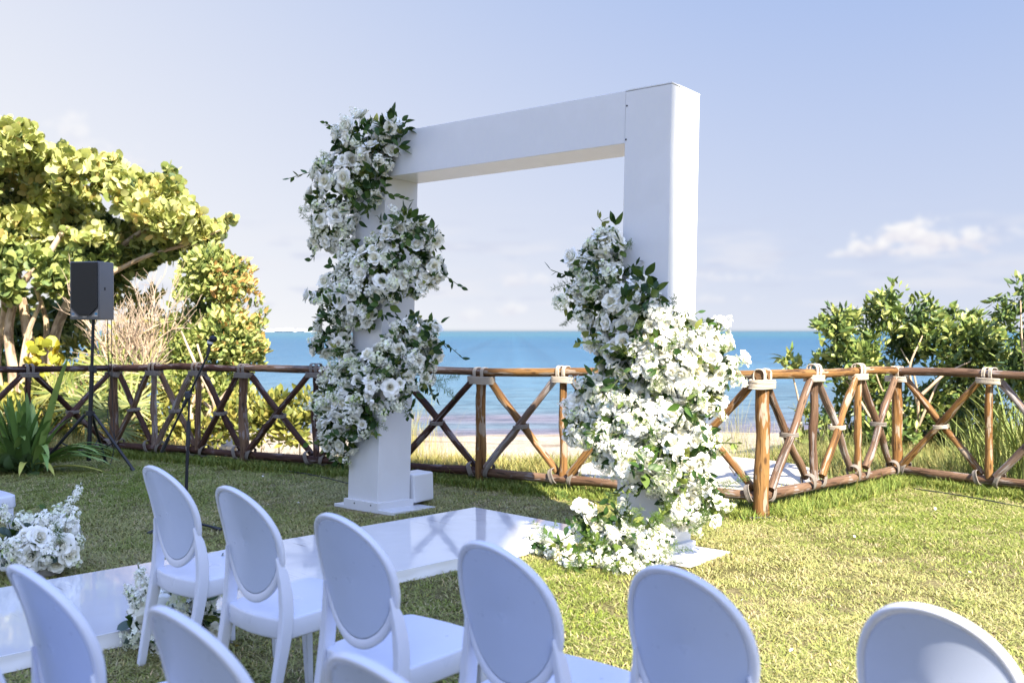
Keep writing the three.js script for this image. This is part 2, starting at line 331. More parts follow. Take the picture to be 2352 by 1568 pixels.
// ---------------------------------------------------------------- aisle platform: glossy boards end to end, with a cloth skirt
{
  const t = thing('aisle_platform', 'long low glossy white aisle platform running under the arch between the chairs', 'aisle platform');
  const w = AISLE.u1 - AISLE.u0, uc = (AISLE.u0 + AISLE.u1) / 2, A = (b) => V(AU.x * uc + AV.x * b, 0, AU.z * uc + AV.z * b);
  t.position.copy(A(AISLE.end)); t.rotation.y = Math.atan2(-AV.x, -AV.z);     // local +z runs back along the aisle, x across
  const streak = texture(512, 1024, (u, v) => { const a = fbm(u * 4, v * 6, 4, 6, 4), s = smooth(0.70, 0.74, fbm(u * 10, v * 240, 10, 240, 3)) * smooth(0.55, 0.7, fbm(u * 5 + 3, v * 9, 5, 9, 3)); const g = (0.9 + 0.1 * a) * (1 - 0.35 * s); return [0.82 * g, 0.82 * g, 0.84 * g]; });
  const rough = texture(512, 512, (u, v) => 0.05 + 0.22 * Math.pow(fbm(u * 7, v * 7, 7, 7, 5), 2), false), bump = texture(512, 512, (u, v) => fbm(u * 6, v * 5, 6, 5, 3), false);
  const gloss = mat([1, 1, 1], 1, { map: streak, roughnessMap: rough, bumpMap: bump, bumpScale: 0.004, ior: 1.55, clearcoat: 0.5, clearcoatRoughness: 0.04 });
  let z = 0;
  for (const len of [2.44, 2.44, 2.44]) { part('deck_board', boxUV(box(w, 0.016, len - 0.006, 0, AISLE.h - 0.008, z + len / 2, 0.003), 0.5), gloss, t); z += len; }
  const cloth = mat([0.8, 0.8, 0.81], 0.55), skirt = (x0, z0, x1, z1, nx, nz, n, seed) => {
    const g = new Geo(); let last = null;
    for (let k = 0; k <= n; k++) {
      const s = k / n, row = [], x = lerp(x0, x1, s), zz = lerp(z0, z1, s), L = Math.hypot(x1 - x0, z1 - z0) * s;
      for (let j = 0; j <= 4; j++) {
        const h = j / 4, f = 0.012 * h * (noise3(L * 5, seed, h * 1.5) + 0.5 * noise3(L * 17, seed, h)) + 0.004 + 0.014 * h * h, sag = 0.006 * noise3(L * 3, seed + 5, 0);
        row.push(g.v(V(x + nx * f, (AISLE.h - 0.004) * (1 - h) + h * (0.006 + Math.abs(sag)), zz + nz * f), L, h * 0.08));
      }
      if (last) for (let j = 0; j < 4; j++) g.quad(last[j], row[j], row[j + 1], last[j + 1]);
      last = row;
    }
    part('skirt', g.build(), cloth, t);
  };
  skirt(w / 2, 0, w / 2, z, 1, 0, 240, 1); skirt(-w / 2, 0, -w / 2, z, -1, 0, 240, 2); skirt(-w / 2, 0, w / 2, 0, 0, -1, 60, 3);
  part('frame', box(w - 0.06, 0.055, z - 0.06, 0, 0.034, z / 2, 0.004), mat([0.5, 0.5, 0.5], 0.7), t);
}
// ---------------------------------------------------------------- stone pad beyond the fence
{
  const t = thing('stone_pad', 'low round pale stone slab pad on the grass just beyond the fence', 'stone pad', [PAD.x, 0, PAD.z]);
  const stone = mat([1, 1, 1], 0.9, { map: texture(512, 512, (u, v) => { const a = fbm(u * 6, v * 6, 6, 6, 5), b = vnoise(u * 128, v * 128, 128, 128); const g = 0.8 + 0.3 * (a - 0.5) + 0.16 * (b - 0.5); return [0.56 * g, 0.52 * g, 0.455 * g]; }) });
  const n = 8, clip = (poly, nx, nz, c) => { const out = []; for (let i = 0; i < poly.length; i++) { const [p, q] = [poly[i], poly[(i + 1) % poly.length]], a = p[0] * nx + p[1] * nz - c, b = q[0] * nx + q[1] * nz - c; if (a <= 0) out.push(p); if (a * b < 0) { const s = a / (a - b); out.push([lerp(p[0], q[0], s), lerp(p[1], q[1], s)]); } } return out; };
  const round = []; for (let k = 0; k < 40; k++) { const a = k / 40 * Math.PI * 2; round.push([Math.cos(a) * PAD.r, Math.sin(a) * PAD.r]); }
  const ca = Math.cos(0.12), sa = Math.sin(0.12);
  for (const [z0, z1, cuts] of [[-2, -0.42, [-0.1]], [-0.42, 0.36, [0.35]], [0.36, 2, [-0.2]]]) for (let k = 0; k <= cuts.length; k++) {
    let q = clip(clip(round, -sa, ca, z1 - 0.006), sa, -ca, -z0 - 0.006);
    if (k < cuts.length) q = clip(q, ca, sa, cuts[k] - 0.006); if (k > 0) q = clip(q, -ca, -sa, -cuts[k - 1] - 0.006);
    if (q.length < 3) continue;
    const s = new THREE.Shape(q.map(([x, z]) => new THREE.Vector2(x, -z))), g = new THREE.ExtrudeGeometry(s, { depth: PAD.h, bevelEnabled: true, bevelThickness: 0.006, bevelSize: 0.005, bevelOffset: -0.005, bevelSegments: 1 });
    g.rotateX(-Math.PI / 2); g.translate(0, 0.004 * k, 0); part('slab', boxUV(g), stone, t);
  }
}
// ---------------------------------------------------------------- rustic fence of logs lashed with rope
const woodTex = (seed, a, b, pale, dark, flake) => texture(512, 1024, (u, v) => {
  const s = seed * 13.7, wob = 0.03 * (fbm(u * 4 + s, v * 5, 4, 5, 3) - 0.5), uu = u + wob;
  const st = fbm(uu * 22 + s, v * 5 + s, 22, 5, 5), big = fbm(uu * 3 + s, v * 2 + 3, 3, 2, 3), crack = smooth(0.36, 0.28, fbm(uu * 34 + s, v * 6 + 50, 34, 6, 3));
  const fl = smooth(flake, flake + 0.05, 0.75 * fbm(uu * 8 + s, v * 5 + 21, 8, 5, 4) + 0.25 * fbm(uu * 40, v * 14, 40, 14, 3));
  let c = mix3(a, b, smooth(0.3, 0.7, 0.6 * st + 0.4 * big));
  c = mix3(c, pale, fl * 0.85); c = mix3(c, dark, crack * 0.8);
  const kn = Math.hypot(((uu * 3 + 0.5) % 1) - 0.5, ((v * 4 + 0.21) % 1 - 0.5) * 0.9); if (hash2(Math.floor(uu * 3 + 0.5) % 3, Math.floor(v * 4 + 0.21) % 4 + seed) > 0.7) c = mix3(c, dark, 0.8 * smooth(0.16, 0.05, kn));
  return c;
});
const woodBump = texture(512, 1024, (u, v) => 0.6 * fbm(u * 22, v * 5, 22, 5, 5) + 0.4 * fbm(u * 60, v * 20, 60, 20, 3), false);
const woods = [
  woodTex(1, [0.27, 0.125, 0.038], [0.41, 0.225, 0.08], [0.55, 0.45, 0.35], [0.075, 0.035, 0.014], 0.56),     // orange
  woodTex(2, [0.18, 0.0997, 0.0605], [0.306, 0.19, 0.121], [0.45, 0.389, 0.374], [0.054, 0.0333, 0.022], 0.56),       // brown
  woodTex(3, [0.27, 0.18, 0.138], [0.414, 0.323, 0.275], [0.54, 0.503, 0.506], [0.117, 0.076, 0.055], 0.5),          // bleached
  woodTex(4, [0.0765, 0.0323, 0.022], [0.144, 0.0712, 0.0495], [0.342, 0.285, 0.286], [0.0225, 0.0123, 0.011], 0.6),      // dark red brown
].map((t) => mat([0.62, 0.62, 0.62], 0.72, { map: t, bumpMap: woodBump, bumpScale: 0.006, specularIntensity: 0.5 }));
const ropeMats = [mat([0.47, 0.41, 0.335], 0.95), mat([0.21, 0.185, 0.165], 0.95)];
{
  const fence = thing('log_fence', 'rustic wooden log fence with crossed braces and rope lashings', 'fence');
  const r = rng(77);
  const log = (name, p, q, r0, r1, wood, bend = 0.018, sides = 12) => {
    const n = 16, pts = [], L = p.distanceTo(q), seed = r() * 50, side = V(q.x - p.x, 0, q.z - p.z).cross(V(0, 1, 0)).normalize(); if (side.length() < 0.1) side.set(1, 0, 0);
    for (let k = 0; k <= n; k++) { const s = k / n, e = Math.sin(Math.PI * s), c = V(0, 0, 0).copy(p).lerp(q, s); c.y += (q.y - p.y < 0.5 ? 1 : 0.3) * bend * 1.6 * noise3(s * 2.2, seed, 1) * (e * 0.8 + 0.2); c.addScaledVector(side, bend * 2.6 * noise3(s * 2, seed, 7) * e); pts.push(c); }
    const knots = [0, 1, 2].map(() => [r(), r() * 6.28, 0.1 + r() * 0.16]);
    const g = tubeGeo(pts, (s, a) => { let k = lerp(r0, r1, s) * (1 + 0.17 * noise3(s * 5, seed, Math.cos(a)) + 0.10 * noise3(s * 9, seed + 3, Math.sin(a) * 1.5)); for (const [ks, ka, kh] of knots) k *= 1 + kh * Math.exp(-Math.pow((s - ks) * L / 0.06, 2)) * (0.5 + 0.5 * Math.cos(a - ka)); return k; }, sides, { v0: r() * 1.2, u0: r() });
    return part(name, g, woods[wood], fence);
  };
  const coil = (list, rr, mt, name = 'rope_lashing') => {      // several turns of rope as one lashing; list of {c, X, Y, Z, a, b, h, n}
    const G = new Geo();
    for (const { c, X, Y, Z, a, b, h, n } of list) {
      const pts = [], m = Math.round(n * 18), j = r() * 20;
      for (let k = 0; k <= m; k++) { const t = k / 18 * Math.PI * 2, q = Math.cos(t), w = Math.sin(t), e = 0.72, px = Math.sign(q) * Math.pow(Math.abs(q), e), pz = Math.sign(w) * Math.pow(Math.abs(w), e), wob = 1 + 0.05 * noise3(t * 0.4, j, 0);
        pts.push(V(0, 0, 0).copy(c).addScaledVector(X, px * a * wob).addScaledVector(Z, pz * b * wob).addScaledVector(Y, h * (k / m - 0.5) + rr * 0.6 * noise3(t, j, 4))); }
      G.tube(pts, rr, 5, {});
    }
    return part(name, G.build(), mt, fence);
  };
  const UP = V(0, 1, 0), pickWood = (i) => { const q = r(); return i <= 2 ? (q < 0.62 ? 3 : q < 0.9 ? 1 : 2) : i === 3 ? (q < 0.5 ? 0 : q < 0.75 ? 1 : 2) : q < 0.45 ? 0 : q < 0.72 ? 1 : 2; };
  for (let i = 0; i + 1 < NODES.length; i++) {
    const [ax, az, at_, ab] = NODES[i], [bx, bz, bt, bb] = NODES[i + 1], P = (s, y) => V(lerp(ax, bx, s), y, lerp(az, bz, s)), T = V(bx - ax, 0, bz - az), L = T.length(); T.normalize();
    const N = V(0, 0, 0).crossVectors(T, UP).normalize(), top = (s) => lerp(at_, bt, s) + 0.02 * Math.sin(s * 3.14) * (i === 4 ? 2 : 1), bot = (s) => lerp(ab, bb, s) + (i === 4 ? 0.035 * Math.sin(s * 3.14) : 0);
    const w = pickWood(i); 
    log('rail', P(-0.02, top(0)), P(1.02, top(1)), 0.04, 0.036, i <= 2 ? (i === 2 ? 1 : 3) : i === 3 ? 0 : i === 4 ? 0 : 1, 0.022);
    log('rail', P(0.012, bot(0)), P(0.988, bot(1)), 0.043, 0.039, i <= 2 ? 3 : 1, 0.02);
    for (let k = 0; k < 3; k++) {
      const s0 = k / 3, s1 = (k + 1) / 3, e = 0.085 / L, o = 0.034;
      // main post at each bend, thin posts between
      if (k === 0) log('post', P(0, -0.08), P(0, top(0) - 0.03), i === 4 ? 0.062 : 0.052, i === 4 ? 0.056 : 0.047, i === 4 || i === 5 ? 0 : i === 3 ? 0 : 1, 0.01, 14);
      else log('post', P(s0, bot(s0) + 0.02), P(s0, top(s0) - 0.03), 0.035, 0.033, pickWood(i), 0.008);
      const A = P(s0 + e, bot(s0) + 0.05), B = P(s1 - e, top(s1) - 0.075), C = P(s0 + e, top(s0) - 0.075), D = P(s1 - e, bot(s1) + 0.05);
      A.addScaledVector(N, o); B.addScaledVector(N, o * 0.4); C.addScaledVector(N, -o * 0.5); D.addScaledVector(N, -o);
      log('brace', A, B, 0.035, 0.031, pickWood(i), 0.014); log('brace', C, D, 0.034, 0.031, pickWood(i), 0.014);
      const mid = V(0, 0, 0).copy(A).add(B).add(C).add(D).multiplyScalar(0.25), tl = R(20 * (r() - 0.5)), X = T.clone().multiplyScalar(Math.cos(tl)).addScaledVector(UP, Math.sin(tl)), Y = UP.clone().multiplyScalar(Math.cos(tl)).addScaledVector(T, -Math.sin(tl));
      coil([{ c: mid.clone().addScaledVector(UP, -0.02), X, Y, Z: N, a: 0.064, b: 0.07, h: 0.036, n: 4 }], 0.0062, ropeMats[i <= 2 ? 1 : r() < 0.4 ? 1 : 0]);
      // lashings at the foot of the braces
      for (const [s, sg] of [[s0 + 0.10 / L, 1], [s1 - 0.10 / L, -1]]) {
        const q = P(s, bot(s) + 0.018), lean = V(0, 0, 0).copy(T).multiplyScalar(sg * 0.35).addScaledVector(UP, 1).normalize(), ax2 = V(0, 0, 0).crossVectors(N, lean).normalize();
        coil([{ c: q, X: lean, Y: ax2, Z: N, a: 0.07, b: 0.062, h: 0.04, n: 4.5 }], 0.006, ropeMats[1]);
      }
      // top lashing: wraps round post and braces under the rail, and two straps over the rail
      for (const s of k === 0 ? [s0, s1] : k === 2 ? (i === NODES.length - 2 ? [s1] : []) : [s1]) {
        const big = s === 0 && (i === 4 || i === 3), a = big ? 0.15 : 0.118, y = top(s) - 0.075, h = big ? 0.075 : 0.055, c = P(s, y);
        const straps = [-1, 1].map((sg) => ({ c: P(s, top(s) - 0.012).addScaledVector(T, sg * (big ? 0.045 : 0.032)), X: UP, Y: T, Z: N, a: 0.056, b: 0.05, h: 0.034, n: 4 }));
        coil([{ c, X: T, Y: UP, Z: N, a, b: 0.068, h, n: big ? 7 : 6 }, ...straps], 0.006, ropeMats[i <= 2 ? 1 : 0]);
        if (s !== 0 && r() < 0.35) part('rope_lashing', tubeGeo(curve([c.clone().addScaledVector(T, -a), c.clone().addScaledVector(T, -a + 0.012).addScaledVector(UP, -0.05).addScaledVector(N, 0.03), c.clone().addScaledVector(T, -a + 0.02).addScaledVector(UP, -0.1).addScaledVector(N, 0.03)], 6), 0.006, 5), ropeMats[0], fence);
      }
    }
  }
  const [ex, ez, et] = NODES[NODES.length - 1]; log('post', V(ex, -0.08, ez), V(ex, et - 0.03, ez), 0.052, 0.047, 0, 0.01, 14);
}
// ---------------------------------------------------------------- chairs
const plasticRough = texture(256, 256, (u, v) => 0.24 + 0.16 * fbm(u * 12, v * 12, 12, 12, 4), false);
const plasticMap = texture(512, 512, (u, v) => { const g = 0.97 + 0.03 * fbm(u * 6, v * 4, 6, 4, 4) - (vnoise(u * 180, v * 180, 180, 180) > 0.992 ? 0.08 : 0); return [g, g, g]; });
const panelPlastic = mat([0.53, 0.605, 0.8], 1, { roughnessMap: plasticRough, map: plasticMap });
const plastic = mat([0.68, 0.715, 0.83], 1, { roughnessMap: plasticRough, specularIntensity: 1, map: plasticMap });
function sweepBox(pts, sizes, round = 0.32) {      // rounded bar along a path: sizes [width x, depth z]
  const g = new Geo(), n = 16, rows = [];
  for (let k = 0; k < pts.length; k++) {
    const T = V(0, 0, 0).copy(pts[Math.min(pts.length - 1, k + 1)]).sub(pts[Math.max(0, k - 1)]).normalize(), X = V(1, 0, 0).addScaledVector(T, -T.x).normalize(), Z = V(0, 0, 0).crossVectors(X, T), s = k / (pts.length - 1) * (sizes.length - 1), i = Math.min(sizes.length - 2, Math.floor(s)), w = lerp(sizes[i][0], sizes[i + 1][0], s - i) / 2, d = lerp(sizes[i][1], sizes[i + 1][1], s - i) / 2, row = [];
    for (let j = 0; j < n; j++) { const a = (j + 0.5) / n * Math.PI * 2, c = Math.cos(a), q = Math.sin(a); row.push(g.v(V(0, 0, 0).copy(pts[k]).addScaledVector(X, Math.sign(c) * Math.pow(Math.abs(c), round) * w).addScaledVector(Z, Math.sign(q) * Math.pow(Math.abs(q), round) * d), j / n, k / 8)); }
    rows.push(row);
  }
  for (let k = 0; k + 1 < rows.length; k++) for (let j = 0; j < n; j++) g.quad(rows[k][j], rows[k][(j + 1) % n], rows[k + 1][(j + 1) % n], rows[k + 1][j]);
  for (const [row, f] of [[rows[0], 1], [rows[rows.length - 1], 0]]) for (let j = 1; j + 1 < n; j++) f ? g.tri(row[0], row[j + 1], row[j]) : g.tri(row[0], row[j], row[j + 1]);
  return g.build();
}
function makeChair(label) {
  const t = thing('oval_back_chair', label, 'chair', [0, 0, 0], 0, 'white oval backed chairs set out in rows facing the arch');
  {   // the back: a dished oval shell with a raised rim
    const a = 0.187, b = 0.236, seg = 80, lean = R(15), shell = (prof) => {
      const g = new Geo(), rows = prof.map(([ro, z]) => { const row = []; for (let j = 0; j < seg; j++) { const f = j / seg * Math.PI * 2, k = clamp(ro), x = a * k * Math.cos(f), y = b * k * Math.sin(f) + 0.011 * (1 - Math.pow(ro, 6)), zz = -z + 0.95 * x * x - 0.5 * y * y, q = V(x * (1 - 0.05 * y / b), 0.700 + y * Math.cos(lean) + zz * Math.sin(lean), -0.235 - y * Math.sin(lean) + zz * Math.cos(lean)); row.push(g.v(q, x * 2, y * 2)); } return row; });
      for (let k = 0; k + 1 < rows.length; k++) for (let j = 0; j < seg; j++) g.quad(rows[k][j], rows[k + 1][j], rows[k + 1][(j + 1) % seg], rows[k][(j + 1) % seg]);
      return g.build();
    };
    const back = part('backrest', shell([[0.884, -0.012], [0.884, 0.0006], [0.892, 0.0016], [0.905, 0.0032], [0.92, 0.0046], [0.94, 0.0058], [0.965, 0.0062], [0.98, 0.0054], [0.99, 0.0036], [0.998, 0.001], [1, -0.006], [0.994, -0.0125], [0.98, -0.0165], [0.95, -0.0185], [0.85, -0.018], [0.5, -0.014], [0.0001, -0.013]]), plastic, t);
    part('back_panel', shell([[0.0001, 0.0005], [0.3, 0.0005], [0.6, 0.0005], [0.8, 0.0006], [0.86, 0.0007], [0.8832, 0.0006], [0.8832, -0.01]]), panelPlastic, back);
  }
  {
    const s = new THREE.Shape(), wb = 0.196, wf = 0.215, zb = 0.2, zf = 0.225, c = 0.05;      // seat outline, z forward
    s.moveTo(-wb + c, -zb); s.quadraticCurveTo(0, -zb - 0.035, wb - c, -zb); s.quadraticCurveTo(wb, -zb, wb, -zb + c); s.lineTo(wf, zf - c); s.quadraticCurveTo(wf, zf, wf - c, zf); s.quadraticCurveTo(0, zf + 0.02, -wf + c, zf); s.quadraticCurveTo(-wf, zf, -wf, zf - c); s.lineTo(-wb, -zb + c); s.quadraticCurveTo(-wb, -zb, -wb + c, -zb);
    const g = new THREE.ExtrudeGeometry(s, { depth: 0.062, bevelEnabled: true, bevelThickness: 0.009, bevelSize: 0.008, bevelOffset: -0.008, bevelSegments: 3, curveSegments: 10 });
    g.rotateX(Math.PI / 2); g.rotateX(R(-3.2)); g.translate(0, 0.432, 0);
    part('seat', toCreasedNormals(g, R(40)), plastic, t);
  }
  for (const s of [-1, 1]) {
    part('rear_leg', sweepBox(curve([V(s * 0.166, 0.66, -0.206), V(s * 0.172, 0.595, -0.186), V(s * 0.182, 0.51, -0.178), V(s * 0.19, 0.4, -0.185), V(s * 0.19, 0.2, -0.225), V(s * 0.19, 0, -0.262)], 20), [[0.006, 0.012], [0.022, 0.042], [0.03, 0.052], [0.032, 0.052], [0.029, 0.04], [0.025, 0.034]]), plastic, t);
    part('front_leg', sweepBox(curve([V(s * 0.186, 0.4, 0.185), V(s * 0.185, 0.2, 0.192), V(s * 0.183, 0, 0.2)], 8), [[0.042, 0.042], [0.034, 0.034], [0.027, 0.027]]), plastic, t);
  }
  return t;
}
const FACE = R(41.5), FV = V(Math.sin(FACE), 0, -Math.cos(FACE));
{
  const front = 'white oval backed chair in the front row';
  const spots = [
    [384, 1068, 0, front + ', right beside the aisle boards, farthest away'],
    [561, 1115, 0, front + ', second from the aisle'],
    [802, 1178, 0, front + ', third from the aisle'],
    [1152, 1243, 0, front + ', fourth from the aisle'],
    [1570, 1300, 0, front + ', fifth from the aisle'],
    [2150, 1390, 0, front + ', rightmost, its back sunlit'],
    [112, 1298, 0, 'white oval backed second-row chair whose top covers the pot left of the aisle'],
    [455, 1397, 0, 'white oval backed second-row chair in front of the one beside the aisle'],
    [888, 1507, 0, 'white oval backed chair showing only its top at the bottom edge'],
    [-108, 1355, 0, 'white chair at the lower left edge, only its seat in view'],
  ];
  let first = null;
  const r = rng(5);
  for (const [px, py, dz, label] of spots) {
    const d = 2287 * 0.572 / (py - 760), p = at(px, py, d + 0.08), c = first ? first.clone() : makeChair(label);
    if (first) { c.name = numbered('oval_back_chair'); scene.add(c); } else first = c;
    c.userData = { ...first.userData, label };
    c.position.set(p.x + FV.x * 0.235, 0, p.z + FV.z * 0.235); c.rotation.set(0, Math.atan2(FV.x, FV.z) + (r() - 0.5) * 0.015, 0);
  }
  const c = first.clone(); c.name = numbered('oval_back_chair'); scene.add(c); const q = at(30, 1140, 6.35);
  c.userData = { ...first.userData, label: 'white chair across the aisle, only seat edge and front leg showing' };
  c.position.set(q.x - FV.x * 0.22 - 0.14, 0, q.z - FV.z * 0.22 - 0.14); c.rotation.set(0, Math.atan2(FV.x, FV.z), 0);
}
// ---------------------------------------------------------------- loudspeaker on its tripod, microphone stand, cables
const blackMetal = mat([0.018, 0.02, 0.028], 0.38, { metalness: 0.3 }), blackPlastic = mat([0.022, 0.024, 0.03], 0.5);
{
  const d = 10.75, base = at(204, 1065, d), x = base.x, z = -d, lean = V(0.034, 1, 0);
  const s = thing('speaker_stand', 'black tripod stand carrying the loudspeaker on the lawn by the left fence', 'speaker stand', [x, 0, z]);
  part('pole', tubeGeo([V(0.015, 0.62, 0), V(0.052, 1.66, 0)], 0.0175, 12), blackMetal, s);
  part('pole_sleeve', tubeGeo([V(-0.006, 0.1, 0), V(0.034, 1.1, 0)], 0.024, 12), blackMetal, s);
  part('collar', tubeGeo([V(0.033, 1.06, 0), V(0.036, 1.13, 0)], 0.034, 12), blackPlastic, s);
  part('knob', box(0.03, 0.07, 0.03, 0.072, 1.08, 0.01, 0.006), blackPlastic, s);
  part('hub', tubeGeo([V(0.012, 0.585, 0), V(0.014, 0.635, 0)], 0.045, 14), blackPlastic, s);
  for (const [fx, fz] of [[-0.52, 0.1], [0.54, 0.16], [-0.05, -0.55]]) {
    const l = V(fx, 0, fz).length(), k = V(fx / l, 0, fz / l), leg = part('leg', tubeGeo([V(k.x * 0.05 + 0.01, 0.6, k.z * 0.05), V(fx, 0.02, fz)], 0.0165, 10), blackMetal, s);
    part('rubber_foot', tubeGeo([V(fx - k.x * 0.03, 0.045, fz - k.z * 0.03), V(fx + k.x * 0.01, 0.003, fz + k.z * 0.01)], 0.021, 10), blackPlastic, leg);
    part('brace', tubeGeo([V(0, 0.16, 0), V(fx * 0.55, 0.3, fz * 0.55)], 0.008, 6), blackMetal, s);
  }
  // the loudspeaker
  const b = thing('loudspeaker', 'black loudspeaker with dark grille on the tripod by the left fence', 'speaker', [x + 0.065, 1.63, z], R(-11));
  const sh = new THREE.Shape(); sh.moveTo(-0.175, -0.17); sh.lineTo(0.175, -0.17); sh.lineTo(0.175, 0.08); sh.lineTo(0.12, 0.17); sh.lineTo(-0.12, 0.17); sh.lineTo(-0.175, 0.08); sh.closePath();
  const body = new THREE.ExtrudeGeometry(sh, { depth: 0.6, bevelEnabled: true, bevelThickness: 0.01, bevelSize: 0.01, bevelOffset: -0.01, bevelSegments: 3 }); body.rotateX(-Math.PI / 2);
  const dark = mat([0.13, 0.135, 0.15], 0.4);
  { const g = toCreasedNormals(body, R(30)), k = new Float32Array(g.attributes.position.count * 2); g.setAttribute('uv', new THREE.BufferAttribute(k, 2)); part('cabinet', g, dark, b); }
  const holes = texture(256, 256, (u, v) => (Math.hypot((u * 32) % 1 - 0.5, (v * 32) % 1 - 0.5) < 0.32 ? 0.004 : 0.02), true);
  const gs = new THREE.Shape(); gs.moveTo(-0.15, 0.59); gs.lineTo(0.15, 0.59); gs.lineTo(0.15, 0.12); gs.lineTo(0.06, 0.035); gs.lineTo(-0.06, 0.035); gs.lineTo(-0.15, 0.12); gs.closePath();
  const gg = new THREE.ExtrudeGeometry(gs, { depth: 0.012, bevelEnabled: true, bevelThickness: 0.004, bevelSize: 0.004, bevelSegments: 2 }); gg.translate(0, 0.005, 0.172);
  // front of the cabinet looks along +z here after the turn
  part('grille', boxUV(gg, 5), mat([1, 1, 1], 0.6, { map: holes }), b);
  for (const sg of [-1, 1]) {
    const f = new THREE.Shape(); f.moveTo(sg * 0.158, 0.105); f.lineTo(sg * 0.158, 0.02); f.lineTo(sg * 0.075, 0.02); f.closePath();
    const fg = new THREE.ExtrudeGeometry(f, { depth: 0.006, bevelEnabled: false }); fg.translate(0, 0, 0.171); part('corner_plate', fg, mat([0.3, 0.29, 0.29], 0.35, { metalness: 0.4 }), b);
    part('sticker', box(0.03, 0.022, 0.002, sg * 0.136, 0.052, 0.179, 0.0008), mat(sg > 0 ? [0.04, 0.24, 0.42] : [0.1, 0.2, 0.33], 0.4), b);
    part('sticker', box(0.034, 0.014, 0.002, sg * 0.134, 0.031, 0.179, 0.0008), mat([0.5, 0.48, 0.46], 0.4), b);
  }
  part('badge', box(0.05, 0.015, 0.004, 0, 0.02, 0.176, 0.001), mat([0.35, 0.35, 0.36], 0.3, { metalness: 0.6 }), b);
  part('handle_slot', box(0.006, 0.03, 0.012, 0.178, 0.32, 0.08, 0.002), mat([0.005, 0.005, 0.005], 0.8), b);
  const cab = (pts, label, rad = 0.006) => tag(part('cable', tubeGeo(curve(pts, 60), rad, 6), blackPlastic), label, 'cable');
  const at2 = (px, py, dd) => at(px, py, dd);
  cab([at2(246, 735, d - 0.1), at2(247, 800, d + 0.05), at2(249, 900, d + 0.1), at2(247, 960, d + 0.12), at2(262, 1010, d + 0.1), at2(258, 1045, d + 0.1), at2(252, 1068, d + 0.05)], 'thin black cable hanging from the loudspeaker to the grass, its lower end curling', 0.005);
  cab([at2(255, 735, d - 0.05), at2(256, 860, d + 0.08), at2(258, 940, d + 0.14), at2(263, 1018, d + 0.12)], 'second thin black cable hanging behind the loudspeaker, nearer its right side', 0.0045);
}
{
  const d = 7.5, b = at(424, 1217, d), t = thing('microphone_stand', 'black microphone boom stand on the lawn left of the arch', 'microphone stand', [b.x, 0, -d]);
  const L = (px, py, dd = 0) => at(px, py, d + dd).sub(V(b.x, 0, -d));
  const j = L(434, 908);
  part('pole', tubeGeo([V(0, 0.03, 0), V(j.x * 0.6, 0.6, 0)], 0.0125, 10), blackMetal, t); part('pole_extension', tubeGeo([V(j.x * 0.6, 0.55, 0), j], 0.009, 10), blackMetal, t);
  part('clutch', tubeGeo([V(j.x * 0.66, 0.63, 0), V(j.x * 0.85, 0.82, 0)], 0.017, 10), blackPlastic, t);
  const k = part('boom_joint', box(0.05, 0.055, 0.045, j.x - 0.005, j.y + 0.005, 0.01, 0.014), blackPlastic, t); part('knob', tubeGeo([V(j.x + 0.005, j.y, 0.02), V(j.x + 0.005, j.y, 0.06)], 0.02, 10), blackPlastic, k);
  const p0 = L(371, 1037, 0.12), p1 = L(478, 812, -0.1);
  part('boom', tubeGeo([p0, p1], 0.0085, 10), blackMetal, t); part('counterweight', tubeGeo([p0, p0.clone().lerp(p1, 0.14)], 0.0145, 10), blackPlastic, t); part('boom_clutch', tubeGeo([p0.clone().lerp(p1, 0.47), p0.clone().lerp(p1, 0.62)], 0.0145, 10), blackPlastic, t);
  for (const [x, z] of [[0.28, 0.06], [-0.2, 0.2], [-0.12, -0.26]]) { const l = part('leg', tubeGeo([V(0, 0.075, 0), V(x, 0.018, z)], 0.0095, 8), blackMetal, t); part('rubber_foot', tubeGeo([V(x * 0.82, 0.026, z * 0.82), V(x * 1.04, 0.012, z * 1.04)], 0.014, 8), blackPlastic, l); }
  part('leg_hub', tubeGeo([V(0, 0.05, 0), V(0, 0.11, 0)], 0.022, 10), blackPlastic, t);
  const m = thing('microphone', 'small black microphone with white label band clipped to the top of the boom stand', 'microphone'), q0 = at(476, 814, d - 0.1), q1 = at(485, 772, d - 0.12);
  m.position.copy(q0); const dir = q1.clone().sub(q0), ln = dir.length(); dir.normalize();
  part('clip', tubeGeo([V(0, 0, 0), dir.clone().multiplyScalar(0.09)], 0.012, 8), blackPlastic, m);
  part('body', tubeGeo([dir.clone().multiplyScalar(0.07), dir.clone().multiplyScalar(ln * 0.8)], 0.02, 12), blackPlastic, m);
  part('label_band', tubeGeo([dir.clone().multiplyScalar(0.087), dir.clone().multiplyScalar(0.104)], 0.0235, 12), mat([0.6, 0.6, 0.6], 0.5), m);
  const g = new THREE.SphereGeometry(0.03, 14, 10); g.scale(1, 0.85, 1); g.translate(dir.x * ln + 0.012, dir.y * ln - 0.02, dir.z * ln); part('grille', g, mat([0.02, 0.02, 0.025], 0.35, { metalness: 0.5 }), m);
}
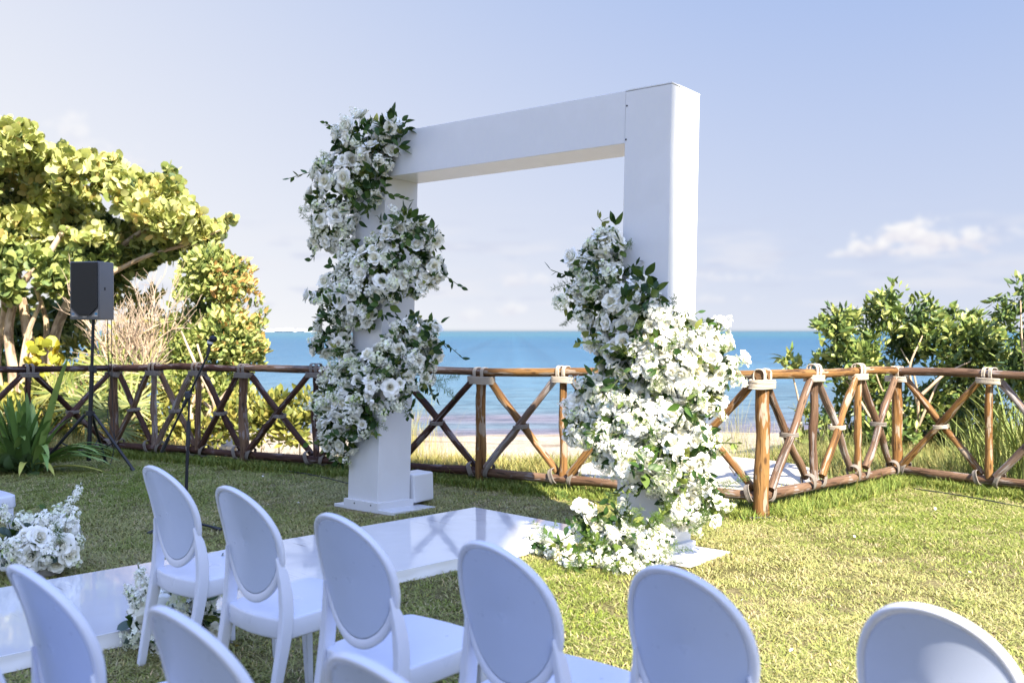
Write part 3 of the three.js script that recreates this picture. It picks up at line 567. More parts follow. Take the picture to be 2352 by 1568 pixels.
{
  const hose = (pts, label) => tag(part('cable', tubeGeo(curve(pts.map(([px, py]) => { const d = 2287 * 1.49 / (py - 760), p = at(px, py, d); p.y = 0.014 + 0.008 * Math.sin(px * 0.09); return p; }), 60), 0.0055, 6), blackPlastic), label, 'cable');
  hose([[1560, 1176], [1640, 1187], [1700, 1192], [1768, 1192], [1830, 1180], [1905, 1160], [1990, 1140], [2060, 1118]], 'thin black cable lying along the foot of the right fence past the big orange post');
  hose([[2100, 1124], [2190, 1138], [2260, 1150], [2352, 1165], [2420, 1180]], 'thin black cable lying in the grass at the far right edge below the fence');
  hose([[950, 1112], [1040, 1114], [1110, 1117], [1180, 1124], [1250, 1134], [1340, 1150], [1420, 1165]], 'thin black cable lying in the grass between the two arch pillars');
  hose([[400, 1062], [500, 1068], [560, 1074], [640, 1082], [720, 1094], [800, 1112]], 'thin black cable lying along the shaded fence left of the arch');
}
// ---------------------------------------------------------------- flowers: shapes
function roseGeo(seed, open) {         // about 1 across the radius, opening to +y
  const r = rng(seed), g = new Geo(true), layers = [[2, 0.13, 0.62, 0], [3, 0.26, 0.64, 0], [4, 0.46, 0.58, -0.05], [5, 0.70, 0.44, -0.25], [5, 0.92, 0.22, -0.5]];
  if (open) layers.push([5, 1.04, -0.02, -0.75]);
  layers.forEach(([n, rad, top, curl], L) => {
    const off = r() * 6.28;
    for (let k = 0; k < n; k++) {
      const f0 = off + k / n * Math.PI * 2 + (r() - 0.5) * 0.25, half = Math.min(1.9, Math.PI / n * (L < 2 ? 1.7 : 1.5)), rr = rad * (0.94 + 0.12 * r()), tip = top + (r() - 0.5) * 0.1, rows = [], pt = L > 2 ? 0.10 + 0.16 * r() : 0.03, skew = (r() - 0.5) * 0.1;
      for (let j = 0; j <= 4; j++) {
        const v = [0, 0.3, 0.6, 0.84, 1][j], row = [];
        for (let i = 0; i <= 4; i++) {
          const u = i / 2 - 1, w = half * [0.5, 0.86, 1, 0.95, 0.72][j], top_ = v - 0.1 * u * u * v + (j === 4 ? pt * (1 - Math.abs(u)) - 0.06 : 0), roll = L > 2 ? Math.max(0, top_ - 0.66) : 0;
          const bell = 0.2 + 0.8 * Math.pow(clamp(top_, 0, 1.2), 0.55), inn = L < 3 ? 1 - 0.25 * Math.max(0, top_ - 0.5) : 1, R0 = rr * bell * inn * (1 + 0.07 * (1 - u * u)) + roll * 0.5 + (L > 1 ? 0.03 * (1 - Math.abs(u)) : 0), y = -0.45 + (tip + 0.45) * top_ + roll * curl * 1.3 + skew * u + 0.025 * Math.sin(u * 6 + k * 2 + L);
          const f = f0 + u * w, c = L < 3 ? mix3([1, 0.95, 0.78], [1, 0.985, 0.92], v) : mix3([0.9, 0.94, 0.76], [1, 1, 0.985], smooth(0.1, 0.5, v));
          row.push(g.v(V(Math.cos(f) * R0, y, Math.sin(f) * R0), i / 4, v, c));
        }
        rows.push(row);
      }
      for (let j = 0; j < 4; j++) for (let i = 0; i < 4; i++) g.quad(rows[j][i], rows[j + 1][i], rows[j + 1][i + 1], rows[j][i + 1]);
    }
  });
  const c = g.v(V(0, -0.55, 0), 0, 0, [0.35, 0.55, 0.2]), ring = []; for (let k = 0; k < 8; k++) ring.push(g.v(V(Math.cos(k * 0.785) * 0.3, -0.3, Math.sin(k * 0.785) * 0.3), 0, 0, [0.45, 0.62, 0.28])); for (let k = 0; k < 8; k++) g.tri(c, ring[k], ring[(k + 1) % 8]);
  return g.build();
}
function budGeo(seed) {                // a closed lisianthus-like cup, petals pointing up
  const r = rng(seed), g = new Geo(true);
  for (let L = 0; L < 2; L++) for (let k = 0; k < 4; k++) {
    const f0 = k * 1.57 + L * 0.8 + r() * 0.3, rows = [];
    for (let j = 0; j <= 4; j++) { const v = j / 4, row = []; for (let i = 0; i <= 2; i++) { const u = i - 1, w = 1.05 * Math.sin(Math.PI * (0.14 + 0.56 * v)) * (j === 4 ? 0.45 : 1), R0 = (0.5 + 0.16 * L) * (0.2 + 0.8 * Math.sin(Math.PI * Math.min(1, 0.1 + 0.62 * v))) + (j === 4 ? 0.12 * L : 0), f = f0 + u * w; row.push(g.v(V(Math.cos(f) * R0, -0.6 + 1.35 * v - (u * u) * 0.1, Math.sin(f) * R0), u, v, mix3([0.72, 0.82, 0.5], [1, 1, 0.97], smooth(0.05, 0.4, v)))); } rows.push(row); }
    for (let j = 0; j < 4; j++) for (let i = 0; i < 2; i++) g.quad(rows[j][i], rows[j + 1][i], rows[j + 1][i + 1], rows[j][i + 1]);
  }
  return g.build();
}
function clusterGeo(seed, n, tall, size, green) {      // a dome or spike of small five-petalled florets
  const r = rng(seed), g = new Geo(true);
  for (let k = 0; k < n; k++) {
    const d = onSphere(r); if (d.y < -0.35) d.y = -d.y * 0.5;
    const lvl = 0.78 + 0.3 * r(), taper = tall > 1 ? 1 - 0.45 * Math.max(0, d.y) : 1, c = V(d.x * lvl * taper, d.y * lvl * tall, d.z * lvl * taper), nrm = V(d.x, d.y / tall + 0.25, d.z).add(onSphere(r).multiplyScalar(0.5)).normalize();
    const X = V(0, 0, 0).crossVectors(nrm, V(0.31, 0.2, 0.93)).normalize(), Z = V(0, 0, 0).crossVectors(nrm, X), s = size * (0.75 + 0.5 * r()), tint = r() < green ? [0.72, 0.85, 0.4] : r() < 0.2 ? [0.95, 0.95, 0.84] : [1, 1, 0.98], a0 = r() * 6.28;
    const o = g.v(c, 0, 0, mix3(tint, [0.85, 0.88, 0.6], 0.35));
    for (let p = 0; p < 5; p++) {
      const a = a0 + p * 1.2566, q = (ang, rad, up) => V(0, 0, 0).copy(c).addScaledVector(X, Math.cos(ang) * rad * s).addScaledVector(Z, Math.sin(ang) * rad * s).addScaledVector(nrm, up * s);
      const l = g.v(q(a - 0.5, 0.75, 0.2), 0, 0, tint), m = g.v(q(a, 1.05, 0.1 + 0.2 * r()), 0, 0, tint), e = g.v(q(a + 0.5, 0.75, 0.2), 0, 0, tint);
      g.tri(o, l, m); g.tri(o, m, e);
    }
  }
  for (let k = 0; k < n * 0.3; k++) { const d = onSphere(r), q = V(d.x * 0.8, d.y * 0.8 * tall, d.z * 0.8); g.tube([V(0, -0.6, 0), q], 0.035, 3, { c: [0.25, 0.4, 0.12], open: true }); }
  return g.build();
}
function leafGeo(w, fold = 0.18, bend = 0.25, round = 0, n = 5, twist = 0) {     // base at 0, 1 long along +y
  const g = new Geo(); let last = null;
  for (let k = 0; k <= n; k++) {
    const t = k / n, hw = w * (round ? Math.sqrt(Math.max(0, 1 - Math.pow(2 * t - 1, 2))) * (1 - 0.1 * t) : Math.pow(Math.sin(Math.PI * Math.pow(clamp(0.03 + 0.97 * t), 0.8)), 0.9)) * 0.5, z = bend * t * t, ro = twist * (t - 0.4);
    const row = [-1, 0, 1].map((s) => { const x = s * hw, zz = z + (s ? fold * hw : 0); return g.v(V(x * Math.cos(ro) - (zz - z) * Math.sin(ro), t, z + x * Math.sin(ro) + (zz - z)), s * 0.5 + 0.5, t); });
    if (last) { g.quad(last[0], last[1], row[1], row[0]); g.quad(last[1], last[2], row[2], row[1]); }
    last = row;
  }
  return g.build();
}
function fernGeo(seed) {               // feathery asparagus fern frond along +y
  const r = rng(seed), g = new Geo(), stem = curve([V(0, 0, 0), V(0.03, 0.4, 0.06), V(0.02, 0.75, 0.2), V(0, 1, 0.36)], 16); g.tube(stem, 0.008, 3, { open: true });
  for (let k = 2; k <= 16; k++) for (let b = 0; b < 5; b++) {
    const p = stem[k], a = r() * 6.28, L = (0.2 * (1 - k / 22) + 0.05) * (0.6 + 0.7 * r()), d = V(Math.cos(a), 0.7 * r(), Math.sin(a)).normalize(), e = p.clone().addScaledVector(d, L);
    for (let q = 0; q < 4; q++) { const c = p.clone().lerp(e, 0.3 + 0.7 * q / 3), dd = onSphere(r).multiplyScalar(0.05).addScaledVector(d, 0.055), s = V(0, 0, 0).crossVectors(dd, onSphere(r)).normalize().multiplyScalar(0.006), tp = c.clone().add(dd); g.tri(g.v(c.clone().add(s)), g.v(c.clone().sub(s)), g.v(tp)); }
    const s = V(0, 0, 0).crossVectors(d, V(0.1, 0.3, 1)).normalize().multiplyScalar(0.005); g.quad(g.v(p.clone().add(s)), g.v(p.clone().sub(s)), g.v(e.clone().sub(s)), g.v(e.clone().add(s)));
  }
  return g.build();
}
const ROSES = [1, 2, 3, 4, 5, 6].map((s) => roseGeo(s, s % 2)), BUDS = [1, 2].map(budGeo), CLUSTERS = [1, 2, 3, 4].map((s) => clusterGeo(s, 60, s < 3 ? 1 : 1.7, 0.22, s === 4 ? 0.14 : 0.02)), LEAVES = [leafGeo(0.56, 0.25, 0.2), leafGeo(0.6, 0.15, 0.35, 0, 5, 0.5), leafGeo(0.48, 0.3, -0.1, 0, 5, -0.4)], ROUNDLEAF = [leafGeo(0.78, 0.1, 0.15, 1), leafGeo(0.7, 0.2, 0.3, 1)], FERNS = [1, 2, 3].map(fernGeo);
const petalBump = texture(128, 128, (u, v) => fbm(u * 6, v * 3, 6, 3, 3), false);
const petal = (c) => mat(c, 0.62, { vertexColors: true, specularIntensity: 0.4, transmission: 0.1, thickness: 0 });
const roseMats = [petal([0.97, 0.97, 0.935]), petal([0.96, 0.955, 0.89]), petal([0.975, 0.975, 0.955])], clusterMats = [petal([0.975, 0.975, 0.95]), petal([0.9, 0.92, 0.8])];
const green = (c, rough = 0.42, tr = 0.12) => mat(c, rough, { transmission: tr, thickness: 0, specularIntensity: 0.4 });
const leafMats = [green([0.02, 0.052, 0.014]), green([0.034, 0.078, 0.018]), green([0.055, 0.11, 0.022]), green([0.10, 0.15, 0.03])], limeMats = [green([0.17, 0.22, 0.045]), green([0.24, 0.27, 0.07])], fernMats = [green([0.085, 0.15, 0.03], 0.6), green([0.14, 0.21, 0.05], 0.6)], euca = [green([0.10, 0.145, 0.125], 0.6), green([0.075, 0.115, 0.10], 0.6)], stemMat = green([0.09, 0.12, 0.035], 0.6, 0);

// a garland: blobs [px, py, radius px, depth] say where it bulges; what it is made of sits on and in the bulges
function garland(name, label, seed, blobs, n, opt = {}) {
  const r = rng(seed), t = thing(name, label, opt.category ?? 'flower garland', [0, 0, 0], 0, opt.group), bs = blobs.map(([px, py, rp, d]) => ({ c: opt.world ? V(px, py, rp) : at(px, py, d), r: opt.world ? d : rp / 2287 * d }));
  const mid = bs.reduce((s, b) => s.add(b.c), V(0, 0, 0)).divideScalar(bs.length); mid.y = Math.min(...bs.map((b) => b.c.y - b.r)); t.position.copy(mid); t.updateMatrixWorld(true);
  const tot = bs.reduce((s, b) => s + b.r * b.r, 0), q = V(0, 0, 0);
  const inArch = (p, m) => { q.copy(p).applyMatrix4(ARCH.inv); return q.y < ARCH.H + 0.01 && q.z > -m && q.z < ARCH.D + m && ((q.x > -m && q.x < ARCH.S + m) || (q.x > ARCH.W - ARCH.S - m && q.x < ARCH.W + m) || (q.y > ARCH.H - ARCH.S - m && q.x > -m && q.x < ARCH.W + m)); };
  const spot = (lo, hi, margin, cover = 0.82) => {
    for (let k = 0; k < 60; k++) {
      let w = r() * tot, b = bs[0]; for (const e of bs) { w -= e.r * e.r; if (w <= 0) { b = e; break; } }
      const d = onSphere(r), toCam = V(0, 0, 0).copy(EYE).sub(b.c).normalize(); if (d.dot(toCam) < -0.25 && r() < 0.75) continue;
      const p = b.c.clone().addScaledVector(d, b.r * lerp(lo, hi, r()) * (r() < 0.2 ? 1 + 0.28 * r() : 1)); if (p.y < 0.015 || inArch(p, margin) || (opt.avoid && opt.avoid(p))) continue;
      if (bs.some((e) => e !== b && p.distanceTo(e.c) < e.r * cover)) continue;
      return { p, d };
    }
    return null;
  };
  const put = (count, lo, hi, margin, fn, gap = 0) => { const taken = []; for (let k = 0, tries = 0; k < count && tries < count * 8; tries++) { const s = spot(lo, hi, margin); if (!s) continue; if (gap && taken.some((e) => e.distanceTo(s.p) < gap)) continue; taken.push(s.p); fn(s); k++; } };
  const lists = { rose: [], bud: [], cluster: [], leaf: [], fern: [], round: [] }, dist = (p) => p.distanceTo(EYE), sz = opt.size ?? 0.046;
  put(n.roses * 1.08, 0.82, 1.12, 0.03, ({ p, d }) => { const dir = d.clone().add(onSphere(r).multiplyScalar(0.45)).add(V(0, 0.12, 0)).normalize(); lists.rose.push({ m: place(p, dir, r() * 6.28, sz * (0.86 + 0.42 * r()), 0.78), g: Math.floor(r() * 6), c: Math.floor(r() * 3), d: dist(p) }); }, sz * 1.2);
  put(n.buds ?? 0, 0.95, 1.3, 0.02, ({ p, d }) => { const dir = d.clone().add(onSphere(r).multiplyScalar(0.4)).normalize(); lists.bud.push({ m: place(p, dir, r() * 6.28, 0.03 * (0.8 + 0.5 * r())), g: Math.floor(r() * 2), c: 2, d: dist(p) }); });
  put(n.clusters, 0.82, 1.1, 0.03, ({ p, d }) => { const dir = d.clone().add(onSphere(r).multiplyScalar(0.4)).normalize(); lists.cluster.push({ m: place(p, dir, r() * 6.28, sz * (0.85 + 0.5 * r())), g: Math.floor(r() * 4), c: r() < 0.75 ? 0 : 1, d: dist(p) }); }, sz * 0.85);
  const stems = new Geo(); let stemCount = 0;
  put(n.sprigs ?? 0, 0.7, 1.0, 0.0, ({ p, d }) => {           // twigs with leaves reaching out of the mass
    const dir = d.clone().add(onSphere(r).multiplyScalar(0.5)).add(V(0, opt.lift ?? 0.15, 0)).normalize(), L = 0.1 + 0.2 * r(), side = onSphere(r), e = p.clone().addScaledVector(dir, L).add(V(0, -0.02, 0)).addScaledVector(side, 0.03), pts = curve([p, p.clone().lerp(e, 0.5).addScaledVector(side, -0.012), e], 6); if (e.y < 0.02 || inArch(e, 0)) return;
    stems.tube(pts, 0.0028, 4, { open: true }); stemCount++; const c = r() < (opt.lime ?? 0.12) ? 4 + Math.floor(r() * 2) : Math.floor(r() * 3);
    for (let k = 1; k <= 6; k++) { const q2 = pts[k], ld = dir.clone().addScaledVector(onSphere(r), 0.9).addScaledVector(V(0, 0, 0).crossVectors(dir, onSphere(r)), k === 6 ? 0 : 0.7).normalize(); lists.leaf.push({ m: place(q2, ld, r() * 6.28, 0.042 + 0.032 * r()), g: Math.floor(r() * 3), c, d: dist(q2) }); }
  });
  for (const [x, y, rp, d, cnt] of opt.tufts ?? []) {          // leafy tufts that stand out of the flowers
    const c = at(x, y, d), rr = rp / 2287 * d;
    for (let k = 0; k < cnt * 0.7; k++) { const dd = onSphere(r), p = c.clone().addScaledVector(dd, rr * (0.3 + 0.7 * r())); if (inArch(p, 0)) continue; const dir = dd.add(onSphere(r).multiplyScalar(0.5)).add(V(0, 0.25, 0.25)).normalize(); lists.leaf.push({ m: place(p, dir, r() * 6.28, 0.07 + 0.035 * r()), g: Math.floor(r() * 3), c: Math.floor(r() * 3.2), d: dist(p) - 0.3 }); }
  }
  put(n.leaves * 2.2, 0.35, opt.leafHi ?? 0.8, 0.01, ({ p, d }) => { const dir = d.clone().add(onSphere(r).multiplyScalar(0.9)).normalize(), k = r(); lists.leaf.push({ m: place(p, dir, r() * 6.28, 0.055 + 0.04 * r()), g: Math.floor(r() * 3), c: k < (opt.lime ?? 0.12) ? 4 + Math.floor(r() * 2) : Math.floor(r() * 4), d: dist(p) + 0.12 }); });
  put(n.ferns ?? 0, 0.6, 1.0, 0.0, ({ p, d }) => { const dir = d.clone().add(onSphere(r).multiplyScalar(0.6)).add(V(0, opt.droop ?? 0, 0)).normalize(); lists.fern.push({ m: place(p, dir, r() * 6.28, 0.13 + 0.1 * r()), g: Math.floor(r() * 3), c: Math.floor(r() * 2), d: dist(p) }); });
  put(n.round ?? 0, 0.75, 1.1, 0.0, ({ p, d }) => { const dir = d.clone().add(onSphere(r).multiplyScalar(0.5)).add(V(0, -0.2, 0)).normalize(); lists.round.push({ m: place(p, dir, r() * 6.28, 0.05 + 0.03 * r()), g: Math.floor(r() * 2), c: Math.floor(r() * 2), d: dist(p) }); });
  for (const e of opt.extra ?? []) lists[e.k].push({ ...e, d: 0 });
  if (stemCount) { const m = part('stem', stems.build(), stemMat, t); m.geometry.translate(-t.position.x, -t.position.y, -t.position.z); m.userData.kind = 'stuff'; }
  scatter(t, 'rose', ROSES, lists.rose, { materials: roseMats, rest: 'small_roses' });
  scatter(t, 'bud', BUDS, lists.bud, { materials: roseMats });
  scatter(t, 'blossom', CLUSTERS, lists.cluster, { materials: clusterMats });
  scatter(t, 'leaf', LEAVES, lists.leaf, { materials: [...leafMats, ...limeMats], rest: 'inner_foliage' });
  scatter(t, 'fern_frond', FERNS, lists.fern, { materials: fernMats });
  scatter(t, 'round_leaf', ROUNDLEAF, lists.round, { materials: euca });
  return t;
}
{
  const on = (list, k) => list.map(([x, y, r]) => { const ray = at(x, y, 1).sub(EYE), n = ARCH.v, d = n.dot(V(0, 0, 0).copy(ARCH.O).addScaledVector(n, -0.07).sub(EYE)) / n.dot(ray); return [x, y, r, k === 'L' ? clamp(d, 8.14, 8.5) : clamp(d, 6.42, 6.85)]; });
  const G = 'flower garlands wound round the arch pillars';
  garland('flower_garland', 'uppermost white rose garland on the outer top corner of the left arch pillar', 11, on([[895, 300, 32], [840, 310, 46], [800, 325, 36], [865, 365, 46], [805, 380, 50], [760, 400, 42], [855, 420, 40], [785, 440, 50], [742, 462, 36], [765, 500, 48], [800, 490, 26], [742, 545, 30], [780, 545, 34], [800, 580, 20]], 'L'), { roses: 78, buds: 8, clusters: 60, leaves: 330, sprigs: 21, ferns: 6 }, { group: G, tufts: [[900, 290, 38, 8.05, 34], [912, 330, 26, 8.05, 16], [868, 400, 30, 8.05, 18], [845, 450, 30, 8.1, 18], [820, 490, 26, 8.15, 14]] });
  garland('flower_garland', 'middle white rose garland of the left arch pillar, topped by a dark leafy tuft', 12, on([[935, 512, 30], [982, 552, 32], [900, 560, 36], [942, 592, 50], [985, 615, 30], [872, 590, 42], [822, 622, 42], [895, 642, 46], [955, 648, 34], [842, 672, 52], [775, 655, 32], [795, 700, 46], [748, 682, 32], [842, 722, 32], [765, 740, 36], [748, 790, 28], [785, 792, 28], [795, 828, 22]], 'L'), { roses: 100, buds: 8, clusters: 87, leaves: 400, sprigs: 26, ferns: 14 }, { group: G, tufts: [[935, 515, 42, 8.0, 46], [985, 540, 26, 8.0, 14], [890, 520, 20, 8.0, 10], [775, 720, 34, 8.2, 20], [880, 700, 26, 8.05, 12]] });
  garland('flower_garland', 'lowest white rose garland on the left arch pillar, hanging down past the fence rail', 13, on([[945, 755, 30], [992, 768, 26], [905, 792, 26], [930, 805, 42], [978, 812, 36], [882, 832, 42], [920, 852, 46], [962, 866, 32], [832, 862, 40], [872, 892, 52], [785, 882, 38], [822, 922, 52], [765, 922, 36], [890, 910, 32], [782, 972, 42], [828, 972, 34], [762, 1010, 28], [795, 1010, 26], [778, 1048, 18]], 'L'), { roses: 96, buds: 8, clusters: 93, leaves: 400, sprigs: 26, ferns: 16 }, { group: G, tufts: [[1000, 755, 28, 8.0, 16], [985, 800, 30, 8.0, 18], [900, 850, 34, 8.0, 20], [860, 960, 28, 8.1, 16], [815, 985, 26, 8.15, 12], [860, 880, 30, 8.05, 18]] });
  garland('flower_garland', 'upper white rose garland sloping across the right arch pillar, its top in shade', 14, on([[1400, 565, 36], [1375, 592, 36], [1325, 600, 20], [1418, 645, 40], [1370, 652, 44], [1322, 690, 32], [1438, 692, 44], [1380, 712, 48], [1468, 665, 26], [1488, 702, 34], [1430, 752, 52], [1385, 765, 38], [1480, 765, 46], [1540, 740, 32], [1450, 802, 48], [1405, 822, 34], [1530, 792, 52], [1590, 782, 42], [1640, 775, 34], [1500, 838, 48], [1572, 840, 52], [1638, 832, 36], [1620, 888, 36], [1662, 862, 24], [1570, 882, 38], [1635, 928, 24], [1595, 950, 22]], 'R'), { roses: 135, buds: 16, clusters: 93, leaves: 480, sprigs: 29, ferns: 34 }, { group: G, tufts: [[1480, 640, 26, 6.3, 16], [1500, 680, 24, 6.3, 14], [1410, 520, 14, 6.45, 5], [1440, 700, 26, 6.3, 12]], leafHi: 0.95, size: 0.048, lime: 0.22 });
  garland('flower_garland', 'lower sunlit white rose garland on the right arch pillar, full of tiny white blossoms', 15, on([[1372, 892, 32], [1342, 932, 28], [1402, 932, 36], [1460, 932, 42], [1338, 985, 34], [1408, 990, 48], [1478, 982, 52], [1540, 962, 42], [1588, 992, 32], [1398, 1032, 34], [1460, 1050, 52], [1530, 1032, 52], [1588, 1050, 42], [1618, 1012, 26], [1540, 1092, 42], [1598, 1110, 38], [1562, 1150, 36], [1618, 1165, 36], [1582, 1190, 26], [1648, 1172, 16], [1480, 1106, 26]], 'R'), { roses: 105, buds: 10, clusters: 126, leaves: 380, sprigs: 21, ferns: 34 }, { group: G, tufts: [[1375, 880, 26, 6.4, 12], [1480, 1080, 28, 6.2, 18], [1570, 930, 22, 6.2, 10]], leafHi: 1.0, size: 0.048, lime: 0.25 });
  garland('flower_garland', 'white rose and fern garland lying on the grass below the right arch pillar', 16, [[1345, 1190, 14, 6.5], [1365, 1222, 22, 6.5], [1440, 1205, 26, 6.35], [1492, 1236, 34, 6.25], [1424, 1240, 28, 6.3], [1490, 1280, 26, 6.2], [1385, 1272, 30, 6.35], [1325, 1292, 24, 6.3], [1436, 1292, 24, 6.2], [1262, 1270, 20, 6.6], [1225, 1266, 14, 6.75]], { roses: 34, buds: 8, clusters: 45, leaves: 150, sprigs: 14, ferns: 60 }, { group: G, leafHi: 1.0, size: 0.05, lime: 0.3, lift: 0.3 });
  // single roses on long stems that stand out of the garlands
  const lone = (x, y, d, x0, y0, d0, label, dirv) => { const p = at(x, y, d), q = at(x0, y0, d0), t = thing('garland_rose', label, 'rose', [p.x, p.y, p.z]); const dd = V(...dirv).normalize(), m = part('bloom', ROSES[1], roseMats[2], t); m.scale.setScalar(0.052); m.quaternion.setFromUnitVectors(V(0, 1, 0), dd); part('stem', tubeGeo(curve([V(0, 0, 0).addScaledVector(dd, -0.02), q.clone().sub(p).multiplyScalar(0.5).add(V(0, 0.015, 0)), q.clone().sub(p)], 8), 0.0032, 5), stemMat, t); };
  lone(1712, 822, 6.4, 1640, 850, 6.45, 'single white rose on a bare stem sticking out right of the right pillar', [0.8, 0.4, 0.5]);
  lone(1310, 588, 6.45, 1375, 610, 6.5, 'single white rose against the sky left of the right pillar garland', [-0.7, 0.3, 0.6]);
  lone(1332, 1160, 6.5, 1370, 1235, 6.45, 'single white rose standing up over the end of the glossy aisle platform', [-0.3, 0.7, 0.6]);
}
// pots of flowers beside the aisle
{
  const potMat = mat([0.55, 0.52, 0.5], 0.7);
  const pot = (name, label, p, rad, h) => { const t = thing(name, label, 'flower pot', [p.x, 0, p.z]), pr = [[0.62, 0], [0.72, 0.02], [0.9, 0.6], [1, 0.96], [0.97, 1], [0.86, 0.98], [0.8, 0.7]].map(([a, b]) => new THREE.Vector2(a * rad, b * h)), g = new THREE.LatheGeometry(pr, 48), q = g.attributes.position; for (let i = 0; i < q.count; i++) { const a = Math.atan2(q.getZ(i), q.getX(i)), k = 1 + 0.02 * Math.cos(a * 28); q.setX(i, q.getX(i) * k); q.setZ(i, q.getZ(i) * k); } g.computeVertexNormals(); part('ribbed_bowl', g, potMat, t); part('soil', new THREE.CylinderGeometry(rad * 0.85, rad * 0.8, 0.02, 24).translate(0, h * 0.85, 0), mat([0.03, 0.025, 0.02], 0.95), t); return t; };
  const arrange = (label, p, h, seed, k, tall) => {
    const B = [[0, 0.1, 0, 0.15], [-0.15, 0.07, 0.02, 0.12], [0.14, 0.08, 0.03, 0.13], [0.03, 0.1, 0.14, 0.12], [-0.04, 0.13, -0.12, 0.12], [0.1, 0.16, -0.06, 0.11], [-0.16, 0.14, -0.06, 0.1]].map(([x, y, z, r]) => [p.x + x * k, h + y * k, p.z + z * k, r * k]);
    const t = garland('flower_arrangement', label, seed, B, { roses: 22, buds: 12, clusters: 18, leaves: 110, sprigs: 3, ferns: 3, round: 26 }, { world: true, size: 0.056, category: 'flower arrangement', lime: 0.05, avoid: (q) => q.y < 0.07 });
    const r = rng(seed + 50);
    for (const [dx, dz, L, lx] of tall) {           // tall spikes of small white flowers
      const o = V(p.x + dx - t.position.x, h + 0.12 - t.position.y, p.z + dz - t.position.z), e = V(o.x + lx, o.y + L, o.z), pts = curve([o, V(lerp(o.x, e.x, 0.4) - 0.01, lerp(o.y, e.y, 0.55), o.z), e], 10), s = part('flower_spike', tubeGeo(pts, 0.003, 5), stemMat, t);
      for (let j = 4; j <= 10; j++) for (let i = 0; i < (j > 8 ? 1 : 2); i++) { const f = part(j > 8 ? 'bud' : 'floret', j > 8 ? BUDS[0] : CLUSTERS[i], j > 8 ? roseMats[1] : clusterMats[0], s); f.position.copy(pts[j]).add(onSphere(r).multiplyScalar(0.016)); f.scale.setScalar((j > 8 ? 0.013 : 0.026) * (1.25 - j * 0.05)); f.quaternion.setFromUnitVectors(V(0, 1, 0), onSphere(r).add(V(0, 0.6, 0.6)).normalize()); }
    }
  };
  const a = at(92, 1322, 6.1), b = V(-1.62, 0, -4.74);
  pot('ribbed_pot', 'ribbed pale pot standing on the grass at the left edge of the aisle boards', a, 0.15, 0.12); arrange('white rose arrangement with round grey-green leaves in the pot left of the aisle', a, 0.11, 21, 0.86, [[0.14, -0.05, 0.34, 0.1], [0.05, -0.1, 0.2, 0.02], [-0.2, -0.05, 0.2, -0.06]]);
  pot('ribbed_pot', 'ribbed pale pot half hidden under the chair nearest the aisle', b, 0.11, 0.09); arrange('white rose arrangement seen between the legs of the chair nearest the aisle', b, 0.07, 22, 0.7, [[-0.1, 0.02, 0.2, -0.06], [-0.12, 0.06, 0.1, -0.08]]);
}
// ---------------------------------------------------------------- trees and shrubs
const barkTex = texture(256, 512, (u, v) => { const a = fbm(u * 10, v * 8, 10, 8, 5), b = fbm(u * 3, v * 3, 3, 3, 3), c = mix3([0.30, 0.225, 0.155], [0.50, 0.41, 0.31], smooth(0.3, 0.7, 0.6 * a + 0.4 * b)); return mix3(c, [0.15, 0.11, 0.08], smooth(0.4, 0.28, a) * 0.7); });
const bark = mat([1, 1, 1], 0.9, { map: barkTex }), paleBark = mat([1.25, 1.2, 1.15], 0.9, { map: barkTex }), twigMat = mat([0.40, 0.31, 0.23], 0.9);
function crownOf(name, label, category, seed, blobs, n, o) {
  const r = rng(seed), bs = blobs.map(([x, y, rp, d]) => ({ c: at(x, y, d), r: rp / 2287 * d })), base = V(0, 0, 0);
  bs.forEach((b) => base.add(b.c)); base.divideScalar(bs.length); if (o.foot) base.copy(o.foot); base.y = o.foot ? o.foot.y : groundHeight(base.x, base.z);
  const t = thing(name, label, category, [base.x, base.y, base.z], 0, o.group); t.updateMatrixWorld(true);
  const tot = bs.reduce((s, b) => s + b.r * b.r, 0), list = [], outward = V(0, 0, 0);
  const mid = bs.reduce((s, b) => s.add(b.c), V(0, 0, 0)).divideScalar(bs.length), hi = Math.max(...bs.map((b) => b.c.y + b.r)), lo = Math.min(...bs.map((b) => b.c.y - b.r));
  let k = 0, tries = 0;
  while (k < n && tries++ < n * 6) {
    let w = r() * tot, b = bs[0]; for (const e of bs) { w -= e.r * e.r; if (w <= 0) { b = e; break; } }
    const d = onSphere(r), depth = Math.pow(r(), 0.5); if (d.z < -0.2 && r() < 0.5) continue;
    const p = V(b.c.x + d.x * b.r * depth, b.c.y + d.y * b.r * depth, b.c.z + d.z * b.r * depth * (o.deep ?? 1.2)); if (p.y < groundHeight(p.x, p.z) + 0.03 || (o.keep && !o.keep(p))) continue;
    if (o.clump && noise3(p.x * o.clump, p.y * o.clump, p.z * o.clump) < (o.gaps ?? -0.16) + 0.1 * r()) continue;
    const cluster = o.whorl ?? 1;
    for (let q = 0; q < cluster; q++) {
      const dir = d.clone().multiplyScalar(o.out ?? 0.5).add(onSphere(r).multiplyScalar(0.9)).add(V(0, o.up ?? 0.3, 0)).addScaledVector(SUN, o.sunny ?? 0.2).normalize(), pp = p.clone().addScaledVector(onSphere(r), cluster > 1 ? o.size * 0.25 : 0);
      const f = (p.y - lo) / (hi - lo); let c = o.pick ? o.pick(r, p, f, depth) : Math.floor(r() * o.materials.length);
      list.push({ m: place(pp, dir, r() * 6.28, o.size * (0.65 + 0.7 * r())), g: Math.floor(r() * 8), c, d: pp.distanceTo(EYE) - depth * 1.2 });
    }
    k++;
  }
  const branches = o.trunks ? o.trunks(t, r, bs) : null;
  scatter(t, 'leaf', o.geos, list, { materials: o.materials, most: 300 });
  return t;
}
